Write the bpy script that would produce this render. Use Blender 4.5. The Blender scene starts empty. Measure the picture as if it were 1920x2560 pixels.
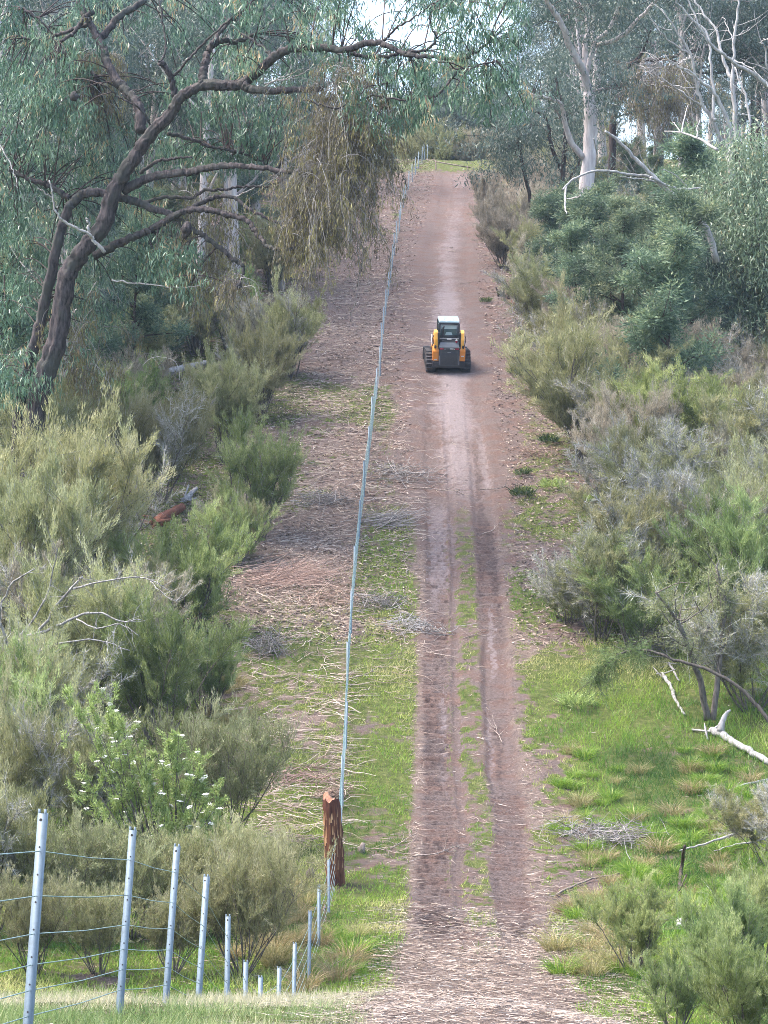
import bpy, bmesh, math
import numpy as np
from mathutils import Vector, Matrix

# ---------------------------------------------------------------- camera, sky, sun, exposure
S = bpy.context.scene
COL = S.collection
F, CX, CY = 6160.0, 960.0, 1280.0            # lens in pixels of the 1920 x 2560 photograph; the camera is level
cam = bpy.data.cameras.new("camera"); camo = bpy.data.objects.new("camera", cam); COL.objects.link(camo)
cam.sensor_fit = 'HORIZONTAL'; cam.sensor_width = 36.0; cam.lens = 36.0 * F / 1920.0
cam.clip_start = 0.5; cam.clip_end = 6000
camo.location = (0, 0, 0); camo.rotation_euler = (math.radians(90), 0, 0)
S.camera = camo

SUN_EL, SUN_AZ = math.radians(60), math.radians(278)     # azimuth from +Y clockwise: high, to the left
w = bpy.data.worlds.new("World"); S.world = w; w.use_nodes = True
nt = w.node_tree; nt.nodes.clear()
wo = nt.nodes.new('ShaderNodeOutputWorld'); wb = nt.nodes.new('ShaderNodeBackground')
sk = nt.nodes.new('ShaderNodeTexSky'); sk.sky_type = 'NISHITA'; sk.sun_disc = False
sk.sun_elevation = SUN_EL; sk.sun_rotation = SUN_AZ; sk.air_density = 1.0; sk.dust_density = 4.0; sk.ozone_density = 1.5
nt.links.new(sk.outputs[0], wb.inputs[0]); wb.inputs[1].default_value = 0.15
nt.links.new(wb.outputs[0], wo.inputs[0])
sun = bpy.data.lights.new("sun", 'SUN'); suno = bpy.data.objects.new("sun", sun); COL.objects.link(suno)
sun.energy = 1.15; sun.angle = math.radians(24); sun.color = (1.0, 0.95, 0.88)
sd = Vector((math.sin(SUN_AZ) * math.cos(SUN_EL), math.cos(SUN_AZ) * math.cos(SUN_EL), math.sin(SUN_EL)))
suno.rotation_euler = sd.to_track_quat('Z', 'Y').to_euler()
S.view_settings.view_transform = 'Standard'; S.view_settings.look = 'None'
S.view_settings.exposure = 2.3; S.view_settings.gamma = 1.0
S.cycles.max_bounces = 6; S.cycles.diffuse_bounces = 4; S.cycles.glossy_bounces = 2
S.cycles.transmission_bounces = 3; S.cycles.transparent_max_bounces = 6; S.cycles.volume_bounces = 0
S.cycles.pixel_filter_type = 'BLACKMAN_HARRIS'; S.cycles.filter_width = 0.9
S.cycles.use_denoising = True; S.cycles.denoiser = 'OPENIMAGEDENOISE'; S.cycles.denoising_input_passes = 'RGB_ALBEDO_NORMAL'; S.cycles.denoising_prefilter = 'NONE'
S.cycles.caustics_reflective = False; S.cycles.caustics_refractive = False

HAZE = .00022
rng = np.random.default_rng(7)

# ---------------------------------------------------------------- materials
def newmat(name):
    m = bpy.data.materials.new(name); m.use_nodes = True
    n = m.node_tree; n.nodes.clear()
    out = n.nodes.new('ShaderNodeOutputMaterial')
    return m, n, out
def L(n, a, b): n.links.new(a, b)
def ramp(n, stops, fac=None):
    r = n.nodes.new('ShaderNodeValToRGB')
    els = r.color_ramp.elements
    while len(els) < len(stops): els.new(0.5)
    for e, (p, c) in zip(els, stops): e.position = p; e.color = (*c, 1)
    if fac is not None: L(n, fac, r.inputs[0])
    return r
def noise(n, scale, detail=4, rough=0.6, vec=None):
    t = n.nodes.new('ShaderNodeTexNoise'); t.inputs['Scale'].default_value = scale
    t.inputs['Detail'].default_value = detail; t.inputs['Roughness'].default_value = rough
    if vec is not None: L(n, vec, t.inputs['Vector'])
    return t
def mixc(n, a, b, fac, mode='MIX'):
    m = n.nodes.new('ShaderNodeMix'); m.data_type = 'RGBA'; m.blend_type = mode
    for sock, v in ((m.inputs[6], a), (m.inputs[7], b), (m.inputs[0], fac)):
        if hasattr(v, 'links'): L(n, v, sock)
        elif isinstance(v, (tuple, list)): sock.default_value = (*v, 1)
        else: sock.default_value = v
    return m.outputs[2]
def leafmat(name, stops, rough=0.55, trans=0.25, var=0.25, hue=0.03, spec=0.35):
    """leaf colour from the per-leaf tint attribute, varied a little from plant to plant"""
    m, n, out = newmat(name)
    at = n.nodes.new('ShaderNodeAttribute'); at.attribute_name = 'tint'
    r = ramp(n, stops, at.outputs['Fac'])
    oi = n.nodes.new('ShaderNodeObjectInfo')
    hs = n.nodes.new('ShaderNodeHueSaturation')
    mr = n.nodes.new('ShaderNodeMapRange'); L(n, oi.outputs['Random'], mr.inputs[0])
    mr.inputs[3].default_value = 1 - var; mr.inputs[4].default_value = 1 + var
    ma = n.nodes.new('ShaderNodeMath'); ma.operation = 'MULTIPLY'; ma.inputs[1].default_value = 7.31; L(n, oi.outputs['Random'], ma.inputs[0])
    mf = n.nodes.new('ShaderNodeMath'); mf.operation = 'FRACT'; L(n, ma.outputs[0], mf.inputs[0])
    mh = n.nodes.new('ShaderNodeMapRange'); L(n, mf.outputs[0], mh.inputs[0]); mh.inputs[3].default_value = 0.5 - hue; mh.inputs[4].default_value = 0.5 + hue
    L(n, mr.outputs[0], hs.inputs['Value']); L(n, mh.outputs[0], hs.inputs['Hue']); L(n, r.outputs[0], hs.inputs['Color'])
    p = n.nodes.new('ShaderNodeBsdfPrincipled'); p.inputs['Roughness'].default_value = rough
    p.inputs['Specular IOR Level'].default_value = spec
    L(n, hs.outputs[0], p.inputs['Base Color'])
    if trans > 0:
        t = n.nodes.new('ShaderNodeBsdfTranslucent'); L(n, hs.outputs[0], t.inputs[0])
        mx = n.nodes.new('ShaderNodeMixShader'); mx.inputs[0].default_value = trans
        L(n, p.outputs[0], mx.inputs[1]); L(n, t.outputs[0], mx.inputs[2]); L(n, mx.outputs[0], out.inputs[0])
    else: L(n, p.outputs[0], out.inputs[0])
    return m
def barkmat(name, dark, light, scale=9.0, stretch=0.12, bump=0.5, var=0.2, third=None):
    m, n, out = newmat(name)
    tc = n.nodes.new('ShaderNodeTexCoord'); mp = n.nodes.new('ShaderNodeMapping'); mp.inputs['Scale'].default_value = (1, 1, stretch)
    L(n, tc.outputs['Object'], mp.inputs[0])
    t = noise(n, scale, 5, 0.65, mp.outputs[0]); t2 = noise(n, 1.3, 3, 0.6, tc.outputs['Object'])
    r = ramp(n, [(0.32, dark), (0.68, light)], t.outputs[0])
    c = r.outputs[0]
    if third:
        r2 = ramp(n, [(0.48, (0, 0, 0)), (0.62, (1, 1, 1))], t2.outputs[0])
        c = mixc(n, c, third, r2.outputs[0])
    oi = n.nodes.new('ShaderNodeObjectInfo'); mr = n.nodes.new('ShaderNodeMapRange'); L(n, oi.outputs['Random'], mr.inputs[0])
    mr.inputs[3].default_value = 1 - var; mr.inputs[4].default_value = 1 + var
    hs = n.nodes.new('ShaderNodeHueSaturation'); L(n, c, hs.inputs['Color']); L(n, mr.outputs[0], hs.inputs['Value'])
    p = n.nodes.new('ShaderNodeBsdfPrincipled'); p.inputs['Roughness'].default_value = 0.85; p.inputs['Specular IOR Level'].default_value = 0.2
    L(n, hs.outputs[0], p.inputs['Base Color'])
    b = n.nodes.new('ShaderNodeBump'); b.inputs['Strength'].default_value = bump; b.inputs['Distance'].default_value = 0.04
    L(n, t.outputs[0], b.inputs['Height']); L(n, b.outputs[0], p.inputs['Normal']); L(n, p.outputs[0], out.inputs[0])
    return m
def paint(name, col, rough=0.5, metal=0.0, dirt=(0.2, 0.15, 0.12), amt=0.35, scale=6):
    m, n, out = newmat(name)
    tc = n.nodes.new('ShaderNodeTexCoord'); t = noise(n, scale, 6, 0.7, tc.outputs['Object'])
    r = ramp(n, [(0.45, (0, 0, 0)), (0.75, (amt, amt, amt))], t.outputs[0])
    c = mixc(n, col, dirt, r.outputs[0])
    p = n.nodes.new('ShaderNodeBsdfPrincipled'); p.inputs['Roughness'].default_value = rough; p.inputs['Metallic'].default_value = metal
    L(n, c, p.inputs['Base Color']); L(n, p.outputs[0], out.inputs[0])
    return m

M = {}
M['tea'] = leafmat('tea_tree_leaf', [(0, (.13, .14, .055)), (.35, (.235, .245, .110)), (.7, (.36, .362, .185)), (1, (.47, .455, .28))], trans=.42, var=.25, hue=.02)
M['teagreen'] = leafmat('tea_tree_leaf_green', [(0, (.085, .135, .035)), (.4, (.18, .238, .080)), (.75, (.29, .355, .135)), (1, (.42, .46, .21))], trans=.42, var=.22, hue=.02)
M['teagrey'] = leafmat('tea_tree_leaf_brown', [(0, (.17, .15, .10)), (.4, (.31, .275, .20)), (.8, (.44, .395, .305)), (1, (.54, .49, .40))], trans=.3, var=.18, hue=.02)
M['greytwig'] = leafmat('grey_twig', [(0, (.14, .13, .115)), (.5, (.30, .285, .26)), (1, (.54, .525, .50))], trans=0, var=.15, hue=.01, rough=.8)
M['browntwig'] = leafmat('brown_twig', [(0, (.09, .07, .055)), (.5, (.20, .16, .125)), (1, (.32, .265, .21))], trans=0, var=.15, hue=.01, rough=.8)
M['silvertwig'] = leafmat('silver_twig', [(0, (.14, .135, .115)), (.5, (.31, .30, .27)), (1, (.56, .55, .51))], trans=0, var=.1, hue=.01, rough=.8)
M['wattle'] = leafmat('wattle_leaf', [(0, (.050, .090, .058)), (.4, (.10, .158, .098)), (.75, (.17, .235, .135)), (1, (.33, .37, .20))], trans=.32, var=.2, hue=.02)
M['gum'] = leafmat('gum_leaf', [(0, (.042, .070, .056)), (.45, (.090, .138, .108)), (.8, (.17, .225, .175)), (1, (.32, .31, .22))], rough=.38, trans=.3, var=.18, hue=.02, spec=.5)
M['gumlight'] = leafmat('gum_leaf_pale', [(0, (.09, .14, .08)), (.5, (.20, .27, .16)), (.85, (.33, .39, .25)), (1, (.50, .40, .24))], rough=.4, trans=.25, var=.1, hue=.01, spec=.5)
M['herogum'] = leafmat('big_gum_leaf', [(0, (.035, .085, .050)), (.4, (.085, .165, .100)), (.75, (.18, .285, .17)), (.93, (.34, .42, .27)), (1, (.46, .32, .17))], rough=.34, trans=.3, var=.05, hue=.005, spec=.55)
M['mistle'] = leafmat('mistletoe_leaf', [(0, (.07, .06, .042)), (.4, (.15, .128, .072)), (.75, (.255, .218, .088)), (1, (.36, .335, .13))], trans=.25, var=.1, hue=.01)
M['strand'] = leafmat('mistletoe_stem', [(0, (.10, .09, .085)), (.5, (.22, .20, .185)), (1, (.40, .375, .35))], trans=0, var=.1, hue=.01, rough=.8)
M['neargrass'] = leafmat('near_grass_blade', [(0, (.09, .15, .045)), (.4, (.19, .27, .085)), (.75, (.34, .37, .17)), (1, (.52, .47, .31))], trans=.35, var=0, hue=0, rough=.5)
M['grass'] = leafmat('grass_blade', [(0, (.055, .13, .022)), (.4, (.15, .285, .034)), (.75, (.30, .40, .06)), (1, (.50, .47, .20))], trans=.35, var=0, hue=0, rough=.5)
M['drygrass'] = leafmat('dry_grass_blade', [(0, (.15, .15, .05)), (.4, (.29, .26, .11)), (.8, (.46, .37, .20)), (1, (.60, .50, .32))], trans=.3, var=.12, hue=.02, rough=.6)
M['weed'] = leafmat('weed_leaf', [(0, (.03, .06, .02)), (.5, (.07, .12, .04)), (1, (.16, .22, .06))], trans=.3, var=.25, hue=.02)
M['litter'] = leafmat('litter', [(0, (.085, .06, .05)), (.35, (.22, .16, .13)), (.7, (.38, .30, .235)), (1, (.54, .46, .39))], trans=0, var=0, hue=0, rough=.8)
M['daisy'] = leafmat('daisy_bush_leaf', [(0, (.15, .21, .055)), (.5, (.31, .40, .12)), (1, (.48, .55, .25))], trans=.35, var=0, hue=0)
M['petal'] = leafmat('white_petal', [(0, (.74, .72, .66)), (1, (.85, .84, .80))], trans=.15, var=0, hue=0, rough=.7)
M['darkbark'] = barkmat('dark_rough_bark', (.018, .014, .014), (.105, .075, .065), 10, .12, .9, .1)
M['herobark'] = barkmat('big_gum_bark', (.006, .006, .008), (.115, .092, .088), 13, .22, 1.0, .05, third=(.060, .058, .050))
M['gumbark'] = barkmat('pale_gum_bark', (.30, .255, .25), (.60, .54, .515), 6, .15, .5, .2)
M['stembark'] = barkmat('shrub_bark', (.045, .038, .034), (.17, .145, .125), 14, .2, .5, .25)
M['deadwood'] = barkmat('bleached_dead_wood', (.20, .185, .175), (.48, .455, .435), 12, .12, .5, .08)
M['stick'] = barkmat('fallen_stick', (.15, .115, .095), (.42, .34, .285), 16, .6, .4, .3)
M['redwood'] = barkmat('red_split_wood', (.10, .035, .02), (.36, .15, .085), 16, .1, .8, .1, third=(.17, .07, .045))
M['stump'] = barkmat('strainer_bark', (.022, .009, .008), (.21, .085, .045), 15, .10, 1.0, .0, third=(.09, .03, .02))

def groundmat():
    m, n, out = newmat('ground')
    tc = n.nodes.new('ShaderNodeTexCoord'); P = tc.outputs['Object']
    at = n.nodes.new('ShaderNodeAttribute'); at.attribute_name = 'mask'
    sep = n.nodes.new('ShaderNodeSeparateColor'); L(n, at.outputs['Color'], sep.inputs[0])
    n1 = noise(n, 6.0, 6, .7, P); n2 = noise(n, 30.0, 6, .85, P); n3 = noise(n, 1.4, 4, .6, P)
    mp = n.nodes.new('ShaderNodeMapping'); mp.inputs['Scale'].default_value = (1, 2.6, 1); L(n, P, mp.inputs[0])
    n4 = noise(n, 15.0, 8, .85, mp.outputs[0])
    dirt = ramp(n, [(.3, (.070, .050, .044)), (.5, (.175, .132, .118)), (.7, (.34, .272, .25))], n4.outputs[0]).outputs[0]
    red = ramp(n, [(.35, (.105, .058, .044)), (.65, (.27, .172, .138))], n4.outputs[0]).outputs[0]
    rr = ramp(n, [(.45, (0, 0, 0)), (.62, (.7, .7, .7))], n3.outputs[0]).outputs[0]
    dirt = mixc(n, dirt, red, rr)
    grass = ramp(n, [(.3, (.055, .075, .020)), (.55, (.13, .155, .045)), (.75, (.24, .22, .10))], n1.outputs[0]).outputs[0]
    straw = ramp(n, [(.3, (.085, .060, .05)), (.5, (.225, .168, .14)), (.7, (.42, .335, .28))], n2.outputs[0]).outputs[0]
    pale = ramp(n, [(.3, (.17, .135, .13)), (.7, (.42, .352, .345))], n4.outputs[0]).outputs[0]
    mud = ramp(n, [(.35, (.035, .024, .024)), (.7, (.13, .095, .085))], n4.outputs[0]).outputs[0]
    def soft(sock, nz, k=.9):
        a = n.nodes.new('ShaderNodeMath'); a.operation = 'MULTIPLY_ADD'; L(n, nz, a.inputs[0]); a.inputs[1].default_value = k; a.inputs[2].default_value = -k / 2
        b = n.nodes.new('ShaderNodeMath'); b.operation = 'MULTIPLY'; L(n, sock, b.inputs[0]); b.inputs[1].default_value = 1.0
        c = n.nodes.new('ShaderNodeMath'); c.operation = 'ADD'; L(n, a.outputs[0], c.inputs[0]); L(n, b.outputs[0], c.inputs[1])
        d = n.nodes.new('ShaderNodeMapRange'); d.interpolation_type = 'SMOOTHSTEP'; L(n, c.outputs[0], d.inputs[0]); d.inputs[1].default_value = .20; d.inputs[2].default_value = .80
        return d.outputs[0]
    c = mixc(n, dirt, straw, soft(sep.outputs[1], n1.outputs[0]))
    c = mixc(n, c, pale, soft(sep.outputs[2], n1.outputs[0]))
    c = mixc(n, c, grass, soft(sep.outputs[0], n2.outputs[0]))
    c = mixc(n, c, mud, soft(at.outputs['Alpha'], n1.outputs[0]))
    p = n.nodes.new('ShaderNodeBsdfPrincipled'); p.inputs['Roughness'].default_value = .95; p.inputs['Specular IOR Level'].default_value = .1
    L(n, c, p.inputs['Base Color'])
    b = n.nodes.new('ShaderNodeBump'); b.inputs['Strength'].default_value = 1.0; b.inputs['Distance'].default_value = .10
    L(n, n4.outputs[0], b.inputs['Height']); L(n, b.outputs[0], p.inputs['Normal'])
    L(n, p.outputs[0], out.inputs[0])
    return m
M['ground'] = groundmat()
M['galv'] = paint('galvanised_steel', (.165, .215, .255), .55, .15, (.11, .14, .16), .9, 26)
M['hole'] = paint('dark_hole', (.03, .03, .035), .7)
M['wire'] = paint('fence_wire', (.20, .29, .29), .5, .2, (.3, .4, .42), .5, 20)
M['orange'] = paint('orange_paint', (.78, .27, .035), .4, 0, (.35, .20, .10), .35, 4)
M['yellow'] = paint('yellow_orange_paint', (.86, .42, .05), .4, 0, (.5, .32, .14), .3, 4)
M['black'] = paint('black_steel', (.018, .019, .024), .5, 0, (.10, .085, .08), .5, 8)
M['rubber'] = paint('track_rubber', (.022, .022, .026), .75, 0, (.14, .11, .10), .7, 10)
M['grille'] = paint('grille_mesh', (.045, .05, .056), .6, .3, (.12, .11, .10), .5, 12)
M['cabgrey'] = paint('cab_steel', (.055, .065, .075), .45, .2, (.15, .15, .15), .4, 8)
M['roofteal'] = paint('cab_roof', (.22, .31, .34), .35, 0, (.5, .55, .52), .5, 5)
M['glass'] = paint('cab_glass', (.07, .13, .13), .10, 0, (.09, .13, .12), .4, 3)
M['glasslight'] = paint('seen_or_reflected_in_glass', (.40, .52, .52), .3, 0, (.5, .55, .5), .5, 5)
M['redlamp'] = paint('red_lamp', (.45, .02, .05), .25, 0, (.3, .05, .05), .2)
M['whitelamp'] = paint('white_decal', (.72, .72, .70), .4, 0, (.4, .38, .35), .3)
M['steelbar'] = paint('worn_steel_bar', (.42, .42, .45), .4, .4, (.2, .2, .2), .4, 20)

# ---------------------------------------------------------------- scene helpers
def setp(o, label=None, cat=None, group=None, kind=None):
    if label: o['label'] = label
    if cat: o['category'] = cat
    if group: o['group'] = group
    if kind: o['kind'] = kind
    return o
def thing(name, label, cat, loc, group=None, rot=(0, 0, 0), scale=1.0):
    o = bpy.data.objects.new(name, None); COL.objects.link(o)
    o.empty_display_size = .3
    o.location = loc; o.rotation_euler = rot
    o.scale = (scale,) * 3 if np.isscalar(scale) else scale
    return setp(o, label, cat, group)
class MB:
    """collects numpy geometry for one mesh"""
    def __init__(s): s.v = []; s.q = []; s.t = []; s.tint = []; s.n = 0
    def add(s, v, quads=None, tris=None, tint=0.5):
        v = np.asarray(v, dtype=np.float32).reshape(-1, 3)
        if quads is not None: s.q.append(np.asarray(quads, dtype=np.int64).reshape(-1, 4) + s.n)
        if tris is not None: s.t.append(np.asarray(tris, dtype=np.int64).reshape(-1, 3) + s.n)
        s.v.append(v); s.n += len(v)
        s.tint.append(np.broadcast_to(np.asarray(tint, dtype=np.float32), (len(v),)))
        return s
    def mesh(s, name, mat, smooth=False):
        v = np.concatenate(s.v); me = bpy.data.meshes.new(name)
        q = np.concatenate(s.q) if s.q else np.zeros((0, 4), np.int64)
        t = np.concatenate(s.t) if s.t else np.zeros((0, 3), np.int64)
        me.vertices.add(len(v)); me.vertices.foreach_set('co', v.ravel())
        nl = 4 * len(q) + 3 * len(t)
        me.loops.add(nl); me.loops.foreach_set('vertex_index', np.concatenate([q.ravel(), t.ravel()]).astype(np.int32))
        me.polygons.add(len(q) + len(t))
        ls = np.concatenate([np.arange(len(q)) * 4, 4 * len(q) + np.arange(len(t)) * 3]).astype(np.int32)
        me.polygons.foreach_set('loop_start', ls)
        if smooth: me.polygons.foreach_set('use_smooth', np.ones(len(q) + len(t), bool))
        a = me.attributes.new('tint', 'FLOAT', 'POINT'); a.data.foreach_set('value', np.concatenate(s.tint).astype(np.float32))
        me.update(calc_edges=True)
        me.materials.append(mat)
        return me
    def obj(s, name, mat, parent=None, smooth=False):
        return link(name, s.mesh(name, mat, smooth), parent)
def link(name, me, parent=None):
    o = bpy.data.objects.new(name, me); COL.objects.link(o)
    if parent is not None: o.parent = parent
    return o
def norm(a):
    a = np.asarray(a, float); return a / (np.linalg.norm(a, axis=-1, keepdims=True) + 1e-9)
def smoothstep(a, b, x):
    t = np.clip((np.asarray(x, float) - a) / (b - a), 0, 1); return t * t * (3 - 2 * t)
def hash2(i, j, s):
    h = (i.astype(np.int64) * 374761393 + j.astype(np.int64) * 668265263 + s * 1442695041) & 0x7fffffff
    h = ((h ^ (h >> 13)) * 1274126177) & 0x7fffffff
    return ((h ^ (h >> 16)) & 0xffff) / 65535.0
def vnoise(x, y, s=0):
    x = np.asarray(x, float); y = np.asarray(y, float)
    i = np.floor(x).astype(np.int64); j = np.floor(y).astype(np.int64); fx = x - i; fy = y - j
    fx = fx * fx * (3 - 2 * fx); fy = fy * fy * (3 - 2 * fy)
    a = hash2(i, j, s); b = hash2(i + 1, j, s); c = hash2(i, j + 1, s); d = hash2(i + 1, j + 1, s)
    return (a * (1 - fx) + b * fx) * (1 - fy) + (c * (1 - fx) + d * fx) * fy
def fbm(x, y, s=0, o=4):
    r = 0; a = .5; f = 1.; tot = 0
    for k in range(o): r = r + a * vnoise(x * f, y * f, s + k * 17); tot += a; a *= .5; f *= 2.03
    return r / tot

# ---------------------------------------------------------------- the lie of the land (x to the right, y across the gully and up the far slope)
PD = np.array([(-400, 8), (-60, 2.5), (-5, -1.2), (0, -1.6), (8, -2.4), (14.3, -3.05), (18.2, -3.6), (21, -4.1), (23.6, -4.68), (25, -5.1), (26, -5.58), (28.2, -6.52), (30.4, -7.08), (33.5, -7.52), (36.6, -7.68),
               (40.3, -7.66), (43, -7.66), (46.4, -7.62), (48.8, -7.45), (52, -7.1), (56, -6.4), (62, -4.8), (68, -2.95), (75, -.85), (85, 2.05), (98, 5.75), (110, 9.0), (127, 13.5),
               (145, 18.2), (158, 21.4), (168, 23.8), (176, 25.2), (186, 25.8), (200, 25.5), (260, 22), (600, 5), (900, -4)], float)
_g = np.arange(-400, 700, .25); _h = np.interp(_g, PD[:, 0], PD[:, 1])
_k = np.exp(-.5 * (np.arange(-16, 17) * .25 / .9) ** 2); _k /= _k.sum()
_h = np.convolve(np.pad(_h, 16, mode='edge'), _k, 'valid')
def profile(y): return np.where(np.asarray(y) < 690, np.interp(y, _g, _h), np.interp(y, PD[:, 0], PD[:, 1]))
TX = np.array([(0, 1.0), (15, 1.25), (40, 1.65), (48.6, 1.81), (68, 2.3), (98, 2.6), (112, 2.75), (127, 3.2), (150, 4.6), (176, 5.4), (260, 8)], float)
def xt(y): return np.interp(y, TX[:, 0], TX[:, 1])
FX = np.array([(0, -2.45), (14.3, -2.02), (21, -1.80), (48.8, -.966), (56, -.935), (62, -.93), (68, -.885), (75, -.76), (85, -.48), (98, -.155), (110, .125), (127, .58), (145, 1.22), (158, 1.92), (176, 3.1), (260, 7)], float)
def xf(y): return np.interp(y, FX[:, 0], FX[:, 1])
def ruts(u, y):
    """1 inside the two wheel ruts"""
    wob = (fbm(y * .30, u * 0 + 3.1, 5, 4) - .5) * .34
    a = smoothstep(-1.18, -.98, u + wob) * (1 - smoothstep(-.56, -.38, u + wob)); b = smoothstep(.32, .52, u + wob) * (1 - smoothstep(.98, 1.18, u + wob))
    c = smoothstep(-.42, -.36, u + wob) * (1 - smoothstep(-.22, -.14, u + wob)) * .75
    return a, b, c
def ground(x, y, fine=True):
    x = np.asarray(x, float); y = np.asarray(y, float)
    h = profile(y)
    l = np.clip(-x - 4.2 - .015 * np.clip(y - 60, 0, 200), 0, 16)
    h = h + .16 * (l - 1.2 * (1 - np.exp(-l / 1.2))) * smoothstep(30, 52, y) * (1 - smoothstep(170, 230, y))
    h = h - .38 * smoothstep(.5, 3.2, x) * (1 - smoothstep(24, 34, y)) * smoothstep(4, 14, y)
    h = h + (fbm(x * .22, y * .22, 1, 3) - .5) * .30
    if fine:
        u = x - xt(y)
        h = h + (fbm(x * 1.7, y * 1.7, 2, 4) - .5) * .13 * (1 - .6 * np.exp(-(u / 1.3) ** 2))
        a, b, c = ruts(u, y); act = smoothstep(41, 46, y)
        deep = .10 * (1 - smoothstep(72, 105, y)) + .02
        h = h - (a + b + .7 * c) * act * deep
        tread = .5 + .5 * np.tanh(2.2 * np.sin(2 * math.pi * (y / .33 + .5 * (fbm(x * 1.2, y * .5, 9, 2) - .5) * 1.1)))
        h = h + tread * .12 * (a + .8 * b * smoothstep(.42, .5, fbm(x * 0 + 4, y * .2, 8, 2))) * act * (1 - .6 * smoothstep(66, 80, y)) * (1 - smoothstep(100, 130, y))
        h = h - .05 * (1 - smoothstep(.9, 1.5, np.abs(u))) * smoothstep(80, 95, y)
    return h
def gp(px, py, fine=False):
    """the point of the ground seen at that pixel"""
    D = np.arange(12, 240, .1); x = (px - CX) / F * D; z = (CY - py) / F * D
    b = np.nonzero(z <= ground(x, D, fine))[0]
    k = b[0] if len(b) else len(D) - 1
    return np.array([x[k], D[k], float(ground(x[k], D[k]))])
def wp(px, py, D): return np.array([(px - CX) / F * D, D, (CY - py) / F * D])

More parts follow.
